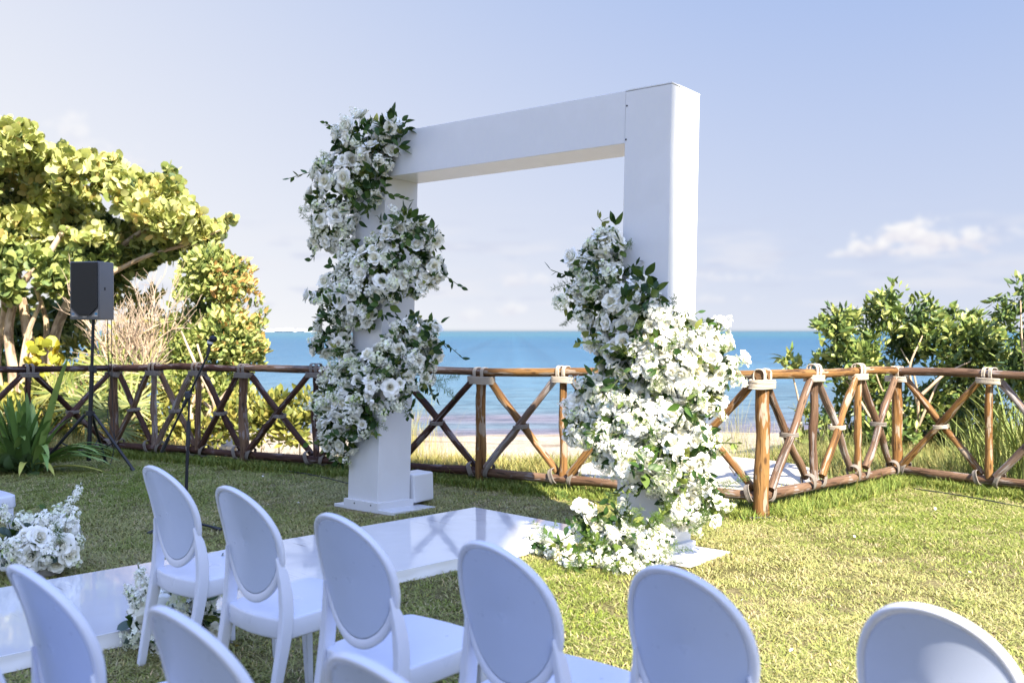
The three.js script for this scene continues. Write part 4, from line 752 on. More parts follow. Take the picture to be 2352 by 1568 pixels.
const limb = (name, list, m, t, seed = 1) => { const g = new Geo(); for (const [pts, r0, r1] of list) { const c = curve(pts.map((p) => p.clone().sub(t.position)), 22); g.tube(c, (s, a) => lerp(r0, r1, s) * (1 + 0.16 * noise3(s * 6, seed, a * 0.7)), 9, { u0: seed * 0.37 }); } return part(name, g.build(), m, t); };
const px3 = (l) => l.map(([x, y, d]) => at(x, y, d));
const gapesLeaf = [leafGeo(1.02, 0.12, 0.18, 1, 6), leafGeo(1.08, 0.05, 0.3, 1, 6), leafGeo(0.95, 0.2, -0.15, 1, 6), leafGeo(0.9, 0.5, 0.5, 1, 6), leafGeo(0.85, 0.4, -0.45, 1, 6, 0.6)], ovalLeaf = [leafGeo(0.5, 0.22, 0.2, 1), leafGeo(0.42, 0.3, 0.35), leafGeo(0.46, 0.1, -0.2, 1)], lanceLeaf = [leafGeo(0.4, 0.25, 0.25), leafGeo(0.36, 0.2, 0.5, 0, 5, 0.5), leafGeo(0.44, 0.3, -0.15)];
const lf = (c, tr = 0.25, ro = 0.5) => mat(c, ro, { transmission: tr, thickness: 0, specularIntensity: 0.6 });
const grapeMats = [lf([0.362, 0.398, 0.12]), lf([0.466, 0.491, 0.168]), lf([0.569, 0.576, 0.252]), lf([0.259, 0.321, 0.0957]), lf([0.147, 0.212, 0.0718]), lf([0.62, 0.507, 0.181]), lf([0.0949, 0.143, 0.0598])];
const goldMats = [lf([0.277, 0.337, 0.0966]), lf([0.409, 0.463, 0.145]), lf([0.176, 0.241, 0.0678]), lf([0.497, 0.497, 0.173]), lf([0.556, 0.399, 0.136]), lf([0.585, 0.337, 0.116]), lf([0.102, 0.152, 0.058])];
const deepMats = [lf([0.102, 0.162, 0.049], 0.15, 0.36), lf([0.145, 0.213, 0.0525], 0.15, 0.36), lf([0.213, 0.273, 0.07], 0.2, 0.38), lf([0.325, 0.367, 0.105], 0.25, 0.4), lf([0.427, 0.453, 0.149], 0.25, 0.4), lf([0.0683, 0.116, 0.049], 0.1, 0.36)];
// sea grape tree at the left
{
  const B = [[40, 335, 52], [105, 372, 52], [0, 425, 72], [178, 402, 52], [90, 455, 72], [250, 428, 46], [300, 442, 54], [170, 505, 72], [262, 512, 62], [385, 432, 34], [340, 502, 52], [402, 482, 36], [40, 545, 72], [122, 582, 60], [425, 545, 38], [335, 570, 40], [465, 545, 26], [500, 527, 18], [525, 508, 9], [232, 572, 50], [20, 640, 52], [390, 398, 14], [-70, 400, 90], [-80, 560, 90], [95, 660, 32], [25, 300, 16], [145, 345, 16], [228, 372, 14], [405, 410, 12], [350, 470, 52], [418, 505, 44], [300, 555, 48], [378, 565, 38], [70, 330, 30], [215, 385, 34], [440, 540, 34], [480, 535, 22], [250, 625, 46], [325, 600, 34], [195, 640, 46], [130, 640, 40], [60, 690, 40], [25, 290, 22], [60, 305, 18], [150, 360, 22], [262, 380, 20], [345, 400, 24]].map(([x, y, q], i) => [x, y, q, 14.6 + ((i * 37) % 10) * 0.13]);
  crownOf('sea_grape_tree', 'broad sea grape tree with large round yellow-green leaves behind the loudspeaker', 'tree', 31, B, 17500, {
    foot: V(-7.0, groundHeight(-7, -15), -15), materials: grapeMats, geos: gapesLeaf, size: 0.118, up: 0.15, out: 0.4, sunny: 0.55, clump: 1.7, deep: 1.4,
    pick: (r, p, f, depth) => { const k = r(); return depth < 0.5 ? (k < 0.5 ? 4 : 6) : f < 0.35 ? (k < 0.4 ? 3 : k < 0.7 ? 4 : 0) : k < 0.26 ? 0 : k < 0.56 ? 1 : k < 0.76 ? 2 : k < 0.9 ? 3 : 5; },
    trunks: (t) => {
      const T = [[[[22, 1010, 15], [30, 860, 15], [18, 760, 14.9], [45, 660, 14.9], [105, 590, 14.8], [150, 520, 14.8]], 0.085, 0.035], [[[62, 1010, 15.2], [72, 850, 15.1], [58, 740, 15.1], [40, 640, 15], [20, 540, 15]], 0.10, 0.04], [[[48, 1010, 14.8], [50, 860, 14.8], [62, 770, 14.8], [95, 690, 14.8]], 0.07, 0.025], [[[128, 1010, 15.3], [120, 860, 15.3], [128, 760, 15.2], [178, 660, 15.1], [260, 580, 15], [340, 520, 14.9]], 0.10, 0.035], [[[150, 1000, 15], [165, 900, 15], [215, 850, 14.9], [290, 815, 14.8]], 0.075, 0.025], [[[100, 1010, 15.6], [98, 850, 15.6], [105, 740, 15.6], [80, 660, 15.5]], 0.06, 0.03], [[[175, 665, 15.1], [230, 640, 15], [330, 590, 14.9], [430, 560, 14.8], [505, 528, 14.7]], 0.05, 0.012], [[[10, 1010, 15.5], [-10, 820, 15.4], [10, 700, 15.3], [-30, 560, 15.2]], 0.09, 0.04]];
      T.forEach(([p, a, b], i) => limb(i < 6 || i === 7 ? 'trunk' : 'branch', [[px3(p), a, b]], i === 3 ? bark : paleBark, t, i + 1));
    },
  });
  // shade-dark undergrowth among its trunks
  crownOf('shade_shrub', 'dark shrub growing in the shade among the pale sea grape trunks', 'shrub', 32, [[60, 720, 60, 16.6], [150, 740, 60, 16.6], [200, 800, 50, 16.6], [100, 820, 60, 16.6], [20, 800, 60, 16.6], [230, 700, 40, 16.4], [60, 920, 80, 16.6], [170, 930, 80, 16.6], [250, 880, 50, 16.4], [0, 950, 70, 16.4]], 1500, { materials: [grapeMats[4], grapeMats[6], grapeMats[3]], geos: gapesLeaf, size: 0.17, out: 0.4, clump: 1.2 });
  crownOf('yellow_leaf_shrub', 'small shrub with bright yellow round leaves in front of the sea grape trunks', 'shrub', 33, [[98, 800, 24, 14.4], [118, 838, 18, 14.3], [80, 850, 16, 14.3], [125, 800, 12, 14.3], [95, 875, 20, 14.3]], 90, { materials: [lf([0.42, 0.37, 0.03]), lf([0.33, 0.35, 0.05]), lf([0.46, 0.36, 0.04])], geos: gapesLeaf, size: 0.14, trunks: (t) => limb('stem', [[px3([[100, 960, 14.4], [102, 880, 14.4], [98, 800, 14.4]]), 0.012, 0.006]], bark, t) });
}
// rounded golden shrub
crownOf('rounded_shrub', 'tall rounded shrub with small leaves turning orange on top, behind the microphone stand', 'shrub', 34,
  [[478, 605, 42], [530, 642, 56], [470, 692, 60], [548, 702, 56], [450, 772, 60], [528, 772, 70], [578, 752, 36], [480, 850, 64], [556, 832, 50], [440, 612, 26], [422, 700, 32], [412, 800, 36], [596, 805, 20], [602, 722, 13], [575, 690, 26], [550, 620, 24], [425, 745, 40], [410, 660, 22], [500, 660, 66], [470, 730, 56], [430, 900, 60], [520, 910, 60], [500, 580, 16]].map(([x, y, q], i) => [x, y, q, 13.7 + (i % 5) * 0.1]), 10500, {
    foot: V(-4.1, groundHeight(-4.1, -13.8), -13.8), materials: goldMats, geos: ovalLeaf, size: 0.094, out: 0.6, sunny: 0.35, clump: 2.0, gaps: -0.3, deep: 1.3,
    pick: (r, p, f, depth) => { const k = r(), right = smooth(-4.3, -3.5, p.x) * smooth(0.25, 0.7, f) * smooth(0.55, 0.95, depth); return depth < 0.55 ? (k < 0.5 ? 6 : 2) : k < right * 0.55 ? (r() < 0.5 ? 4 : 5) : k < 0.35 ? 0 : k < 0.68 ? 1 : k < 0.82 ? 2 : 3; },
    trunks: (t) => { [[[480, 1000, 13.8], [470, 900, 13.8], [500, 780, 13.8], [480, 650, 13.8]], [[495, 1000, 13.8], [510, 880, 13.8], [545, 780, 13.8], [570, 700, 13.8]], [[470, 1000, 13.9], [455, 900, 13.9], [445, 800, 13.9], [430, 700, 13.9]]].forEach((p, i) => limb('trunk', [[px3(p), 0.035, 0.012]], paleBark, t, i + 3)); },
  });
// bare pale shrub
{
  const b = at(305, 1000, 13.3), t = thing('dead_shrub', 'leafless pale branching shrub between the loudspeaker and the rounded shrub', 'shrub', [b.x, groundHeight(b.x, b.z), b.z]), r = rng(35);
  const grow = (g, tw, p, dir, len, rad, lv) => {
    const pts = [p.clone()], d = dir.clone(), n = 5; for (let k = 0; k < n; k++) { d.add(onSphere(r).multiplyScalar(0.16)).add(V(0, 0.03, 0)).normalize(); pts.push(pts[k].clone().addScaledVector(d, len / n)); }
    (lv > 3 ? tw : g).tube(pts, (s) => rad * (1 - 0.45 * s), lv > 2 ? 4 : 6, {});
    if (lv >= 5) return;
    const m = lv < 1 ? 3 : lv > 3 ? 2 : 2 + (r() < 0.5); for (let k = 0; k < m; k++) { const at_ = pts[k === 0 ? n : 2 + Math.floor(r() * 4)], q = d.clone().add(onSphere(r).multiplyScalar(lv < 2 ? 0.38 : 0.6)).add(V(0, 0.16, 0)).normalize(); grow(g, tw, at_, q, len * (0.62 + 0.2 * r()), rad * 0.6, lv + 1); }
  };
  const stems = [[-0.3, 0.95, 0.1, 0.68], [0.1, 1, 0.1, 0.74], [0.0, 1, 0, 0.8], [-0.12, 1, -0.1, 0.78], [0.2, 0.95, 0.1, 0.6], [-0.5, 0.8, 0.1, 0.5], [0.05, 1, -0.1, 0.78]];
  stems.forEach(([x, y, z, L], i) => { const g = new Geo(), tw = new Geo(); grow(g, tw, V((i - 3) * 0.035, 0, 0.03 * (i % 3)), V(x, y, z).normalize(), L, 0.042, 0); const m = part('branch', g.build(), paleBark, t), k = part('twigs', tw.build(), twigMat, m); k.userData.kind = 'stuff'; });
}
// leaning bare stems low behind the fence
{
  const t = thing('leaning_stems', 'pale bare leaning stems crossing low behind the fence under the rounded shrub', 'shrub', [at(470, 1000, 12.9).x, 0, -12.9]);
  [[[500, 1010], [492, 930], [450, 840], [415, 760]], [[470, 1010], [478, 950], [520, 900], [560, 840]], [[445, 1010], [440, 930], [470, 870], [452, 790]], [[520, 1010], [505, 960], [468, 925], [430, 900]], [[420, 1000], [400, 930], [365, 880], [320, 850]]].forEach((p, i) => limb('stem', [[p.map(([x, y]) => at(x, y, 12.9 + i * 0.08)), 0.032, 0.014]], paleBark, t, i + 9));
}
// fan palms
{
  const blade = [leafGeo(0.05, 0.4, 0.12, 0, 4), leafGeo(0.055, 0.3, 0.3, 0, 4)], fm = [lf([0.20, 0.24, 0.05]), lf([0.28, 0.29, 0.085]), lf([0.12, 0.16, 0.035]), lf([0.38, 0.34, 0.16])];
  const palm = (label, seed, list) => {
    const r = rng(seed), b = at(list[0][0], 1000, list[0][3]), t = thing('fan_palm', label, 'palm', [b.x, groundHeight(b.x, b.z), b.z]);
    for (const [x, y, rp, d, az] of list) {
      const p = at(x, y, d).sub(t.position), L = rp / 2287 * d, g = part('leaf_stalk', tubeGeo(curve([V(0, 0, 0), p.clone().multiplyScalar(0.5).add(V(0, 0.05, 0)), p], 8), 0.008, 5), fm[2], t);
      const N = V(Math.sin(az) * 0.5, 0.45, 0.8).normalize(), up = p.clone().normalize().addScaledVector(N, -p.clone().normalize().dot(N)).normalize(), side = V(0, 0, 0).crossVectors(up, N);
      for (let k = 0; k < 22; k++) { const a = (k / 21 - 0.5) * 4.4, dir = up.clone().multiplyScalar(Math.cos(a)).addScaledVector(side, Math.sin(a)).addScaledVector(N, 0.12 * r()).add(V(0, -0.12, 0)).normalize(), m = part('leaflet', blade[k % 2], fm[r() < 0.1 ? 3 : Math.floor(r() * 3)], g), X = V(0, 0, 0).crossVectors(dir, N).normalize(), Z = V(0, 0, 0).crossVectors(X, dir); m.quaternion.setFromRotationMatrix(new THREE.Matrix4().makeBasis(X, dir, Z)); m.position.copy(p); m.scale.set(L * 1.3, L * (1.15 - 0.3 * Math.abs(k / 10.5 - 1)), L); }
    }
  };
  palm('sunlit fan palm behind the fence just right of the loudspeaker pole', 41, [[270, 870, 85, 12.9, 0.3], [235, 840, 75, 13.1, -0.4], [255, 950, 90, 12.7, 0.5], [300, 930, 80, 12.7, 0.9], [215, 915, 80, 12.8, -0.6], [340, 860, 60, 13.0, 0.8], [275, 985, 70, 12.6, 0.2]]);
  palm('sunlit fan palm behind the fence between the loudspeaker pole and the strap-leaved plant', 42, [[175, 930, 75, 13.0, -0.2], [150, 880, 60, 13.2, -0.5], [195, 970, 70, 12.8, 0.3], [120, 900, 60, 13.1, -0.6]]);
}
// strap-leaved plant in front of the fence
{
  const r = rng(51), b = at(52, 1056, 10.55), t = thing('strap_leaved_plant', 'dark green clump of long strap leaves on the lawn at the left edge', 'plant', [b.x, 0, b.z]);
  const sm = [lf([0.153, 0.266, 0.0681], 0.2, 0.4), lf([0.217, 0.355, 0.0851], 0.2, 0.4), lf([0.305, 0.432, 0.122], 0.2, 0.4), lf([0.114, 0.204, 0.0608], 0.2, 0.4)], old = lf([0.62, 0.62, 0.146], 0.2, 0.6);
  const strap = (a, reach, height, w, m, droop, dx = 0) => { const d = V(Math.cos(a), 0, Math.sin(a)), s = V(-d.z, 0, d.x), g = new Geo(); let last = null; for (let k = 0; k <= 10; k++) { const f = k / 10, p = V(dx, 0, 0).addScaledVector(d, 0.04 + reach * Math.pow(f, 1.15)).add(V(0, height * (f * 1.25 - droop * Math.pow(f, 2.6)), 0)), hw = w * Math.pow(Math.sin(Math.PI * clamp(0.14 + 0.86 * f)), 0.6) * 0.5 + 0.001; if (p.y < 0.01) p.y = 0.01; const row = [-1, 0, 1].map((q) => g.v(p.clone().addScaledVector(s, q * hw).add(V(0, q ? hw * 0.35 : 0, 0)), q, f)); if (last) { g.quad(last[0], last[1], row[1], row[0]); g.quad(last[1], last[2], row[2], row[1]); } last = row; } return part('leaf', g.build(), m, t); };
  for (let k = 0; k < 58; k++) { const a = r() * 6.28, e = r(); strap(a, 0.1 + 0.5 * e * (0.6 + 0.4 * r()), 0.84 - 0.42 * e * r() - 0.12 * r(), 0.055 + 0.03 * r(), sm[Math.floor(r() * 4)], 0.15 + 0.6 * e * r(), (r() - 0.5) * 0.24); }
  for (let k = 0; k < 16; k++) strap(-0.25 + r() * 0.7, 0.62 + 0.35 * r(), 0.36 + 0.26 * r(), 0.06, sm[Math.floor(r() * 3)], 0.7 + 0.3 * r(), 0.1);
  strap(0.55, 0.55, 1.12, 0.085, sm[2], 0.15, 0.12); strap(0.8, 0.45, 0.62, 0.075, sm[2], 0.95, 0.1); strap(1.0, 0.5, 0.5, 0.07, sm[1], 1.1, 0.18);
  for (const [a, w, h] of [[1.4, 0.35, 0.3], [0.7, 0.5, 0.28], [0.1, 0.8, 0.16]]) strap(a, w, h, 0.075, old, 1.2, 0.08).userData.label = 'withered orange leaf';
}
crownOf('groundcover_plant', 'low plant with broad round leaves on the grass at the foot of the strap-leaved plant', 'plant', 52, [[-10, 1072, 22, 10.4], [25, 1078, 18, 10.4], [55, 1070, 16, 10.45], [75, 1082, 10, 10.4], [35, 1050, 14, 10.5]], 70, { materials: [lf([0.06, 0.11, 0.035]), lf([0.085, 0.14, 0.045])], geos: gapesLeaf, size: 0.11, up: 0.7 });
// sunlit low shrubs beyond the left fence
{
  const low = (label, seed, B, n, size = 0.1) => crownOf('low_shrub', label, 'shrub', seed, B, n, { materials: [lf([0.27, 0.28, 0.06]), lf([0.35, 0.34, 0.08]), lf([0.19, 0.215, 0.05]), lf([0.42, 0.37, 0.1]), lf([0.13, 0.16, 0.04])], geos: ovalLeaf, size, up: 0.5, clump: 2.2, sunny: 0.4, trunks: (t, r, bs) => bs.slice(0, 3).forEach((b, i) => limb('stem', [[[V(b.c.x, groundHeight(b.c.x, b.c.z), b.c.z), b.c.clone()], 0.01, 0.006]], bark, t, i)) });
  low('low yellow-green shrub beyond the fence left of the arch, standing against the sea', 61, [[640, 935, 34, 12.6], [688, 912, 30, 12.7], [722, 945, 34, 12.5], [670, 985, 40, 12.4], [740, 990, 30, 12.3], [655, 900, 14, 12.7], [610, 960, 30, 12.6]], 900, 0.115);
  low('low yellow-green shrub beyond the fence under the rounded shrub', 62, [[600, 985, 46, 12.7], [540, 975, 46, 12.9], [560, 930, 36, 13.1], [490, 990, 40, 12.9], [610, 940, 26, 12.9]], 1000);
  low('low yellow-green shrub behind the fence at the foot of the bare pale shrub', 63, [[430, 985, 44, 13], [370, 975, 44, 13.1], [395, 925, 36, 13.3], [330, 990, 40, 13], [440, 930, 30, 13.2], [300, 960, 36, 13.2]], 1000);
  low('green shrub standing far behind the bare pale shrub, filling the gap to the sea', 65, [[300, 800, 60, 15.6], [350, 840, 60, 15.6], [255, 820, 50, 15.6], [400, 830, 50, 15.6], [310, 900, 60, 15.4], [240, 900, 60, 15.4], [330, 740, 40, 15.8], [290, 700, 36, 15.8], [380, 760, 40, 15.6], [360, 690, 30, 15.7], [200, 860, 50, 15.6], [180, 800, 36, 15.9]], 2200, 0.12);
  low('low yellow-green shrub behind the fence at the far left below the sea grape trunks', 64, [[60, 960, 50, 13.6], [130, 970, 50, 13.4], [10, 930, 50, 13.8], [170, 880, 30, 13.9], [90, 900, 40, 13.8]], 900, 0.13);
}
// evergreen shrubs at the right
{
  const twigs = (paths) => (t) => paths.forEach((p, i) => limb('branch', [[px3(p), 0.022, 0.007]], paleBark, t, i + 2));
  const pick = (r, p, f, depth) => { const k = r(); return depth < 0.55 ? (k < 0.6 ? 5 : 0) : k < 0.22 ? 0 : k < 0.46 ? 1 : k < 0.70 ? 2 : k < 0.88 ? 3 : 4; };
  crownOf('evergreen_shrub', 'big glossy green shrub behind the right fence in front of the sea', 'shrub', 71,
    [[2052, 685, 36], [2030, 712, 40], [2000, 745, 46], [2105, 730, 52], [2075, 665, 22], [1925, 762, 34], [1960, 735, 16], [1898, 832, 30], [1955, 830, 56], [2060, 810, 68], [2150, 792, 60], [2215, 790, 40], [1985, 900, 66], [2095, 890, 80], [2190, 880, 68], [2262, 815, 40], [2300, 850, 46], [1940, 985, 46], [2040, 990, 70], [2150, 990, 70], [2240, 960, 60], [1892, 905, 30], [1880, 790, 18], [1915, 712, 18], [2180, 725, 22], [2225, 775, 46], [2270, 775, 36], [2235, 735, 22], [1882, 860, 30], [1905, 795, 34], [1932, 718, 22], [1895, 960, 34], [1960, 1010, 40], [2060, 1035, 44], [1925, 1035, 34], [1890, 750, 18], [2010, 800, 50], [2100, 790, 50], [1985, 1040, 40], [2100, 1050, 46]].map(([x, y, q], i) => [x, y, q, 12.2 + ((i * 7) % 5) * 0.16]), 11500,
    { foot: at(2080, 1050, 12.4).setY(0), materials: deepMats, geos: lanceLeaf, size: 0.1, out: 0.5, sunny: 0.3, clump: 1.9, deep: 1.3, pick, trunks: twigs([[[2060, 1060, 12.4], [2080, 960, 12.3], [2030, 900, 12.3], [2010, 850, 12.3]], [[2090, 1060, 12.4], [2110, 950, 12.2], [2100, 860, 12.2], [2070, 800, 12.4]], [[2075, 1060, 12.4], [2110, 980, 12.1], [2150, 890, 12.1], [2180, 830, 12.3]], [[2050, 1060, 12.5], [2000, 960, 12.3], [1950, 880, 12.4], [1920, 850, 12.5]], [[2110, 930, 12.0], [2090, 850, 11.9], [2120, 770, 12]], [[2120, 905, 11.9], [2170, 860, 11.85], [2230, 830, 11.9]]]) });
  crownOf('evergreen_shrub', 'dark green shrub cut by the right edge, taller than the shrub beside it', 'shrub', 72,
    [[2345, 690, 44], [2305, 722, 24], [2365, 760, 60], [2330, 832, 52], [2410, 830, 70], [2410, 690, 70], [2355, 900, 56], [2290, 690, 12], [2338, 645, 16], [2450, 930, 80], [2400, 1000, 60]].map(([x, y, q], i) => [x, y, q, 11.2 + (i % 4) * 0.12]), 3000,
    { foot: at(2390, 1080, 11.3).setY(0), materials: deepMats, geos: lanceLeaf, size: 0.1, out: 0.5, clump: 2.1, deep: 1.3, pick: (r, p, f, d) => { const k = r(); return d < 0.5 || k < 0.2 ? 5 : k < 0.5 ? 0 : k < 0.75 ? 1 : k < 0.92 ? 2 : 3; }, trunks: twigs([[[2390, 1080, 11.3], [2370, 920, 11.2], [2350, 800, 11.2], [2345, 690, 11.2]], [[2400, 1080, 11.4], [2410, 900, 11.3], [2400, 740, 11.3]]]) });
  crownOf('evergreen_shrub', 'small leafy shoot rising alone over the right fence rail against the sea', 'shrub', 73, [[1815, 838, 22, 12.6], [1800, 828, 12, 12.6], [1832, 845, 14, 12.6], [1810, 818, 10, 12.6], [1850, 950, 20, 12.6], [1840, 1000, 26, 12.6]], 170, { foot: at(1835, 1040, 12.6).setY(0), materials: deepMats.slice(1, 5), geos: lanceLeaf, size: 0.12, trunks: twigs([[[1840, 1040, 12.6], [1838, 940, 12.6], [1815, 835, 12.6]]]) });
}
// ---------------------------------------------------------------- grass
const SHARE = { free: (x, z) => !(inAisle(x, z, 0.02) || (() => { const q = V(x, 0.02, z).applyMatrix4(ARCH.inv); return q.z > -0.12 && q.z < ARCH.D + 0.16 && ((q.x > -0.24 && q.x < ARCH.S + 0.2) || (q.x > ARCH.W - ARCH.S - 0.2 && q.x < ARCH.W + 0.24)); })() || Math.hypot(x - PAD.x, z - PAD.z) < PAD.r) };
function tuftGeo(seed, n, h, w, spread, lean, segs = 2) {
  const r = rng(seed), g = new Geo(true);
  for (let k = 0; k < n; k++) {
    const a = r() * 6.28, q = Math.sqrt(r()) * spread, p = V(Math.cos(a) * q, 0, Math.sin(a) * q), b = r() * 6.28, d = V(Math.cos(b), 0, Math.sin(b)), s = V(-d.z, 0, d.x), H = h * (0.5 + 0.7 * r()), L = lean * H * (0.3 + 1.1 * r()), ww = w * (0.6 + 0.7 * r()), tint = 0.8 + 0.4 * r(), dry = r() < 0.16 ? [1.5, 1.25, 1.3] : [1, 1, 1], c = dry.map((e) => e * tint); let last = null;
    for (let j = 0; j <= segs; j++) { const f = j / segs, o = p.clone().addScaledVector(d, L * f * f).add(V(0, H * f * (1 - 0.25 * f * lean), 0)); if (j === segs) { const e = g.v(o, 0.5, 1, c); g.tri(last[0], last[1], e); } else { const hw = ww * (1 - 0.35 * f) * 0.5, row = [g.v(o.clone().addScaledVector(s, -hw), 0, f, c), g.v(o.clone().addScaledVector(s, hw), 1, f, c)]; if (last) g.quad(last[0], last[1], row[1], row[0]); last = row; } }
  }
  return g.build();
}
const grassMat = mat([1, 1, 1], 0.55, { vertexColors: true, specularIntensity: 0.35, transmission: 0.18, thickness: 0 });
function grass(name, label, geo, spots, m = grassMat) {       // spots: [x, z, size, turn, colour]
  const im = shadows(new THREE.InstancedMesh(geo, m, spots.length)), M = new THREE.Matrix4(), q = new THREE.Quaternion(), e = new THREE.Euler(), c = new THREE.Color();
  spots.forEach(([x, z, s, a, col, tilt = 0, sy = 1], i) => { e.set(tilt, a, tilt * 0.5); M.compose(V(x, groundHeight(x, z) - 0.004, z), q.setFromEuler(e), V(s, s * sy, s)); im.setMatrixAt(i, M); im.setColorAt(i, c.setRGB(...col)); });
  im.name = numbered(name); scene.add(im); tag(im, label, 'grass', null, 'stuff');
}
{
  const r = rng(91), near = [], mown = [], edge = [], wild = [];
  const col = (x, z) => { const n = fbm(x * 0.55 + 20, z * 0.55 + 3, 0, 0, 4), n2 = fbm(x * 2.6 + 2, z * 2.6, 0, 0, 3), k = clamp(0.5 + 1.6 * (n - 0.5) + 0.9 * (n2 - 0.5) + (r() - 0.5) * 0.7); let c = mix3([0.185, 0.24, 0.035], [0.36, 0.35, 0.135], k); if (r() < 0.14) c = [0.47, 0.4, 0.22]; return c; };
  const N = 135000;
  for (let k = 0; k < N; k++) {
    const d = 2.4 + 11.4 * Math.pow(r(), 0.74), x = (r() * 2 - 1) * (d * 0.56 + 1.5), z = -d; if (!SHARE.free(x, z)) continue;
    const f = fenceDistance(x, z); if (f > 0.25 || shoreStart(x) < -z) continue;
    const bare = fbm(x * 1.3 + 70, z * 1.3, 0, 0, 3); if (bare > 0.62 && r() < 0.55) continue;
    const s = (0.8 + 0.45 * r()) * (1 + 0.7 * smooth(-0.35, 0, f)); mown.push([x, z, s, r() * 6.28, col(x, z), (r() - 0.5) * 0.3]);
  }
  for (let k = 0; k < 7000; k++) {        // longer grass along the foot of the fence
    const i = Math.floor(r() * (NODES.length - 1)), t = r(), o = (r() - 0.42) * 0.5, [ax, az] = NODES[i], [bx, bz] = NODES[i + 1], L = Math.hypot(bx - ax, bz - az), x = lerp(ax, bx, t) + (bz - az) / L * o, z = lerp(az, bz, t) - (bx - ax) / L * o; if (!SHARE.free(x, z)) continue;
    const c = mix3([0.12, 0.19, 0.03], [0.28, 0.31, 0.08], r()); edge.push([x, z, 0.8 + 0.8 * r() * (o > 0 ? 1.2 : 0.8), r() * 6.28, c, (r() - 0.5) * 0.4]);
  }
  for (let k = 0; k < 30000; k++) {       // uncut grass beyond the fence, thinning out into the sand
    const x = (r() * 2 - 1) * 9.5, z = -(8.4 + 8 * r()); const f = fenceDistance(x, z); if (f < 0.05 || !SHARE.free(x, z)) continue;
    const b = -z - shoreStart(x), n = fbm(x * 0.9, z * 0.9, 0, 0, 3); if (b > 0 && (r() < smooth(-0.2, 1.3, b) + (n < 0.5 ? 0.35 : 0))) continue;
    const lft = smooth(1.5, -1.5, x), c = mix3(mix3([0.14, 0.19, 0.045], [0.3, 0.28, 0.1], r()), mix3([0.3, 0.3, 0.07], [0.42, 0.36, 0.13], r()), lft); wild.push([x, z, (0.6 + 0.9 * r()) * (b > 0.6 ? 0.8 : 1.1), r() * 6.28, c, (r() - 0.5) * 0.4]);
  }
  grass('lawn_grass', 'short mown coarse lawn grass covering the ground inside the fence', tuftGeo(1, 15, 0.028, 0.005, 0.05, 1.25), mown);
  grass('fence_grass', 'longer green grass growing along the foot of the log fence', tuftGeo(2, 12, 0.085, 0.0075, 0.06, 0.7), edge);
  grass('wild_grass', 'uncut yellowish grass between the fence and the beach', tuftGeo(3, 12, 0.13, 0.006, 0.09, 0.7), wild);
  // tall grass clumps beyond the fence
  const tall = (label, B, n, geo, cols) => { const s = []; for (const [px, py, sp, size] of B) { const d = 2287 * 1.5 / (py - 760), c = at(px, py, d); for (let k = 0; k < n; k++) { const a = r() * 6.28, q = Math.sqrt(r()) * sp; s.push([c.x + Math.cos(a) * q, c.z + Math.sin(a) * q * 0.6, size * (0.7 + 0.5 * r()), r() * 6.28, mix3(cols[0], cols[1], r()), (r() - 0.5) * 0.2]); } } grass('tall_grass', label, geo, s); };
  const long = tuftGeo(5, 9, 1.0, 0.013, 0.1, 0.5, 5), thin = tuftGeo(6, 8, 1.0, 0.005, 0.12, 0.35, 5);
  tall('tall yellow-green grass beyond the fence close beside the left arch pillar', [[955, 1062, 0.22, 0.8], [985, 1066, 0.25, 0.55], [1030, 1066, 0.2, 0.4], [1075, 1068, 0.2, 0.35], [935, 1066, 0.15, 0.75]], 14, thin, [[0.34, 0.33, 0.1], [0.5, 0.43, 0.2]]);
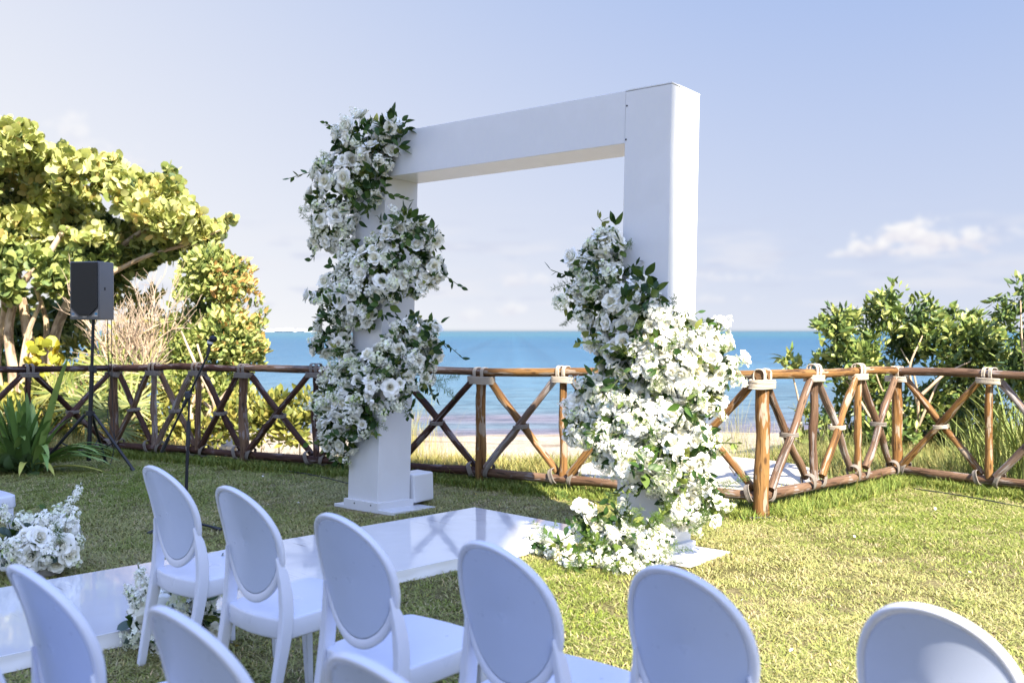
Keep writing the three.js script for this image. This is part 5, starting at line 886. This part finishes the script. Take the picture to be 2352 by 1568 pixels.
  tall('tall green reedy grass behind the fence at the right edge', [[2300, 1120, 0.3, 0.85], [2345, 1130, 0.25, 0.95], [2260, 1105, 0.25, 0.6], [2390, 1130, 0.3, 1.0], [2220, 1095, 0.2, 0.45], [2320, 1100, 0.3, 0.9]], 12, long, [[0.17, 0.23, 0.055], [0.32, 0.34, 0.11]]);
  tall('tall green grass beyond the stone pad right of the arch', [[1650, 1056, 0.3, 0.6], [1690, 1052, 0.3, 0.75], [1720, 1050, 0.3, 0.5], [1760, 1052, 0.25, 0.45], [1830, 1054, 0.25, 0.45], [1880, 1060, 0.3, 0.5], [1930, 1064, 0.3, 0.5]], 13, thin, [[0.18, 0.23, 0.06], [0.42, 0.38, 0.2]]);
  tall('spiky green grass tufts behind the fence below the evergreen shrubs', [[2130, 1082, 0.15, 0.32], [2080, 1076, 0.2, 0.3], [2180, 1088, 0.2, 0.34], [2020, 1072, 0.25, 0.35], [1960, 1070, 0.25, 0.38]], 16, thin, [[0.22, 0.28, 0.07], [0.36, 0.37, 0.14]]);
  // petals and dry leaves scattered on the lawn
  const petals = [], pg = leafGeo(0.8, 0.3, 0.3, 1, 3);
  for (let k = 0; k < 150; k++) { const d = 4 + 8 * r(), x = (r() * 2 - 1) * d * 0.52, z = -d; if (!SHARE.free(x, z) || fenceDistance(x, z) > 0) continue; petals.push([x, z, 0.012 + 0.018 * r(), r() * 6.28, r() < 0.4 ? [0.7, 0.68, 0.62] : r() < 0.6 ? [0.45, 0.33, 0.06] : [0.3, 0.2, 0.1]]); }
  const im = shadows(new THREE.InstancedMesh(pg, mat([1, 1, 1], 0.7), petals.length)), M = new THREE.Matrix4(), q = new THREE.Quaternion(), e = new THREE.Euler();
  petals.forEach(([x, z, s, a, c], i) => { e.set(-1.4 + (r() - 0.5), a, 0, 'YXZ'); M.compose(V(x, groundHeight(x, z) + 0.03, z), q.setFromEuler(e), V(s, s, s)); im.setMatrixAt(i, M); im.setColorAt(i, rgb(...c)); });
  im.name = 'fallen_petals'; scene.add(im); tag(im, 'white petals and yellow leaves scattered over the lawn', 'petals', null, 'stuff');
}
scene.traverse((o) => { if (o.isMesh) shadows(o); });
renderer.render(scene, camera);
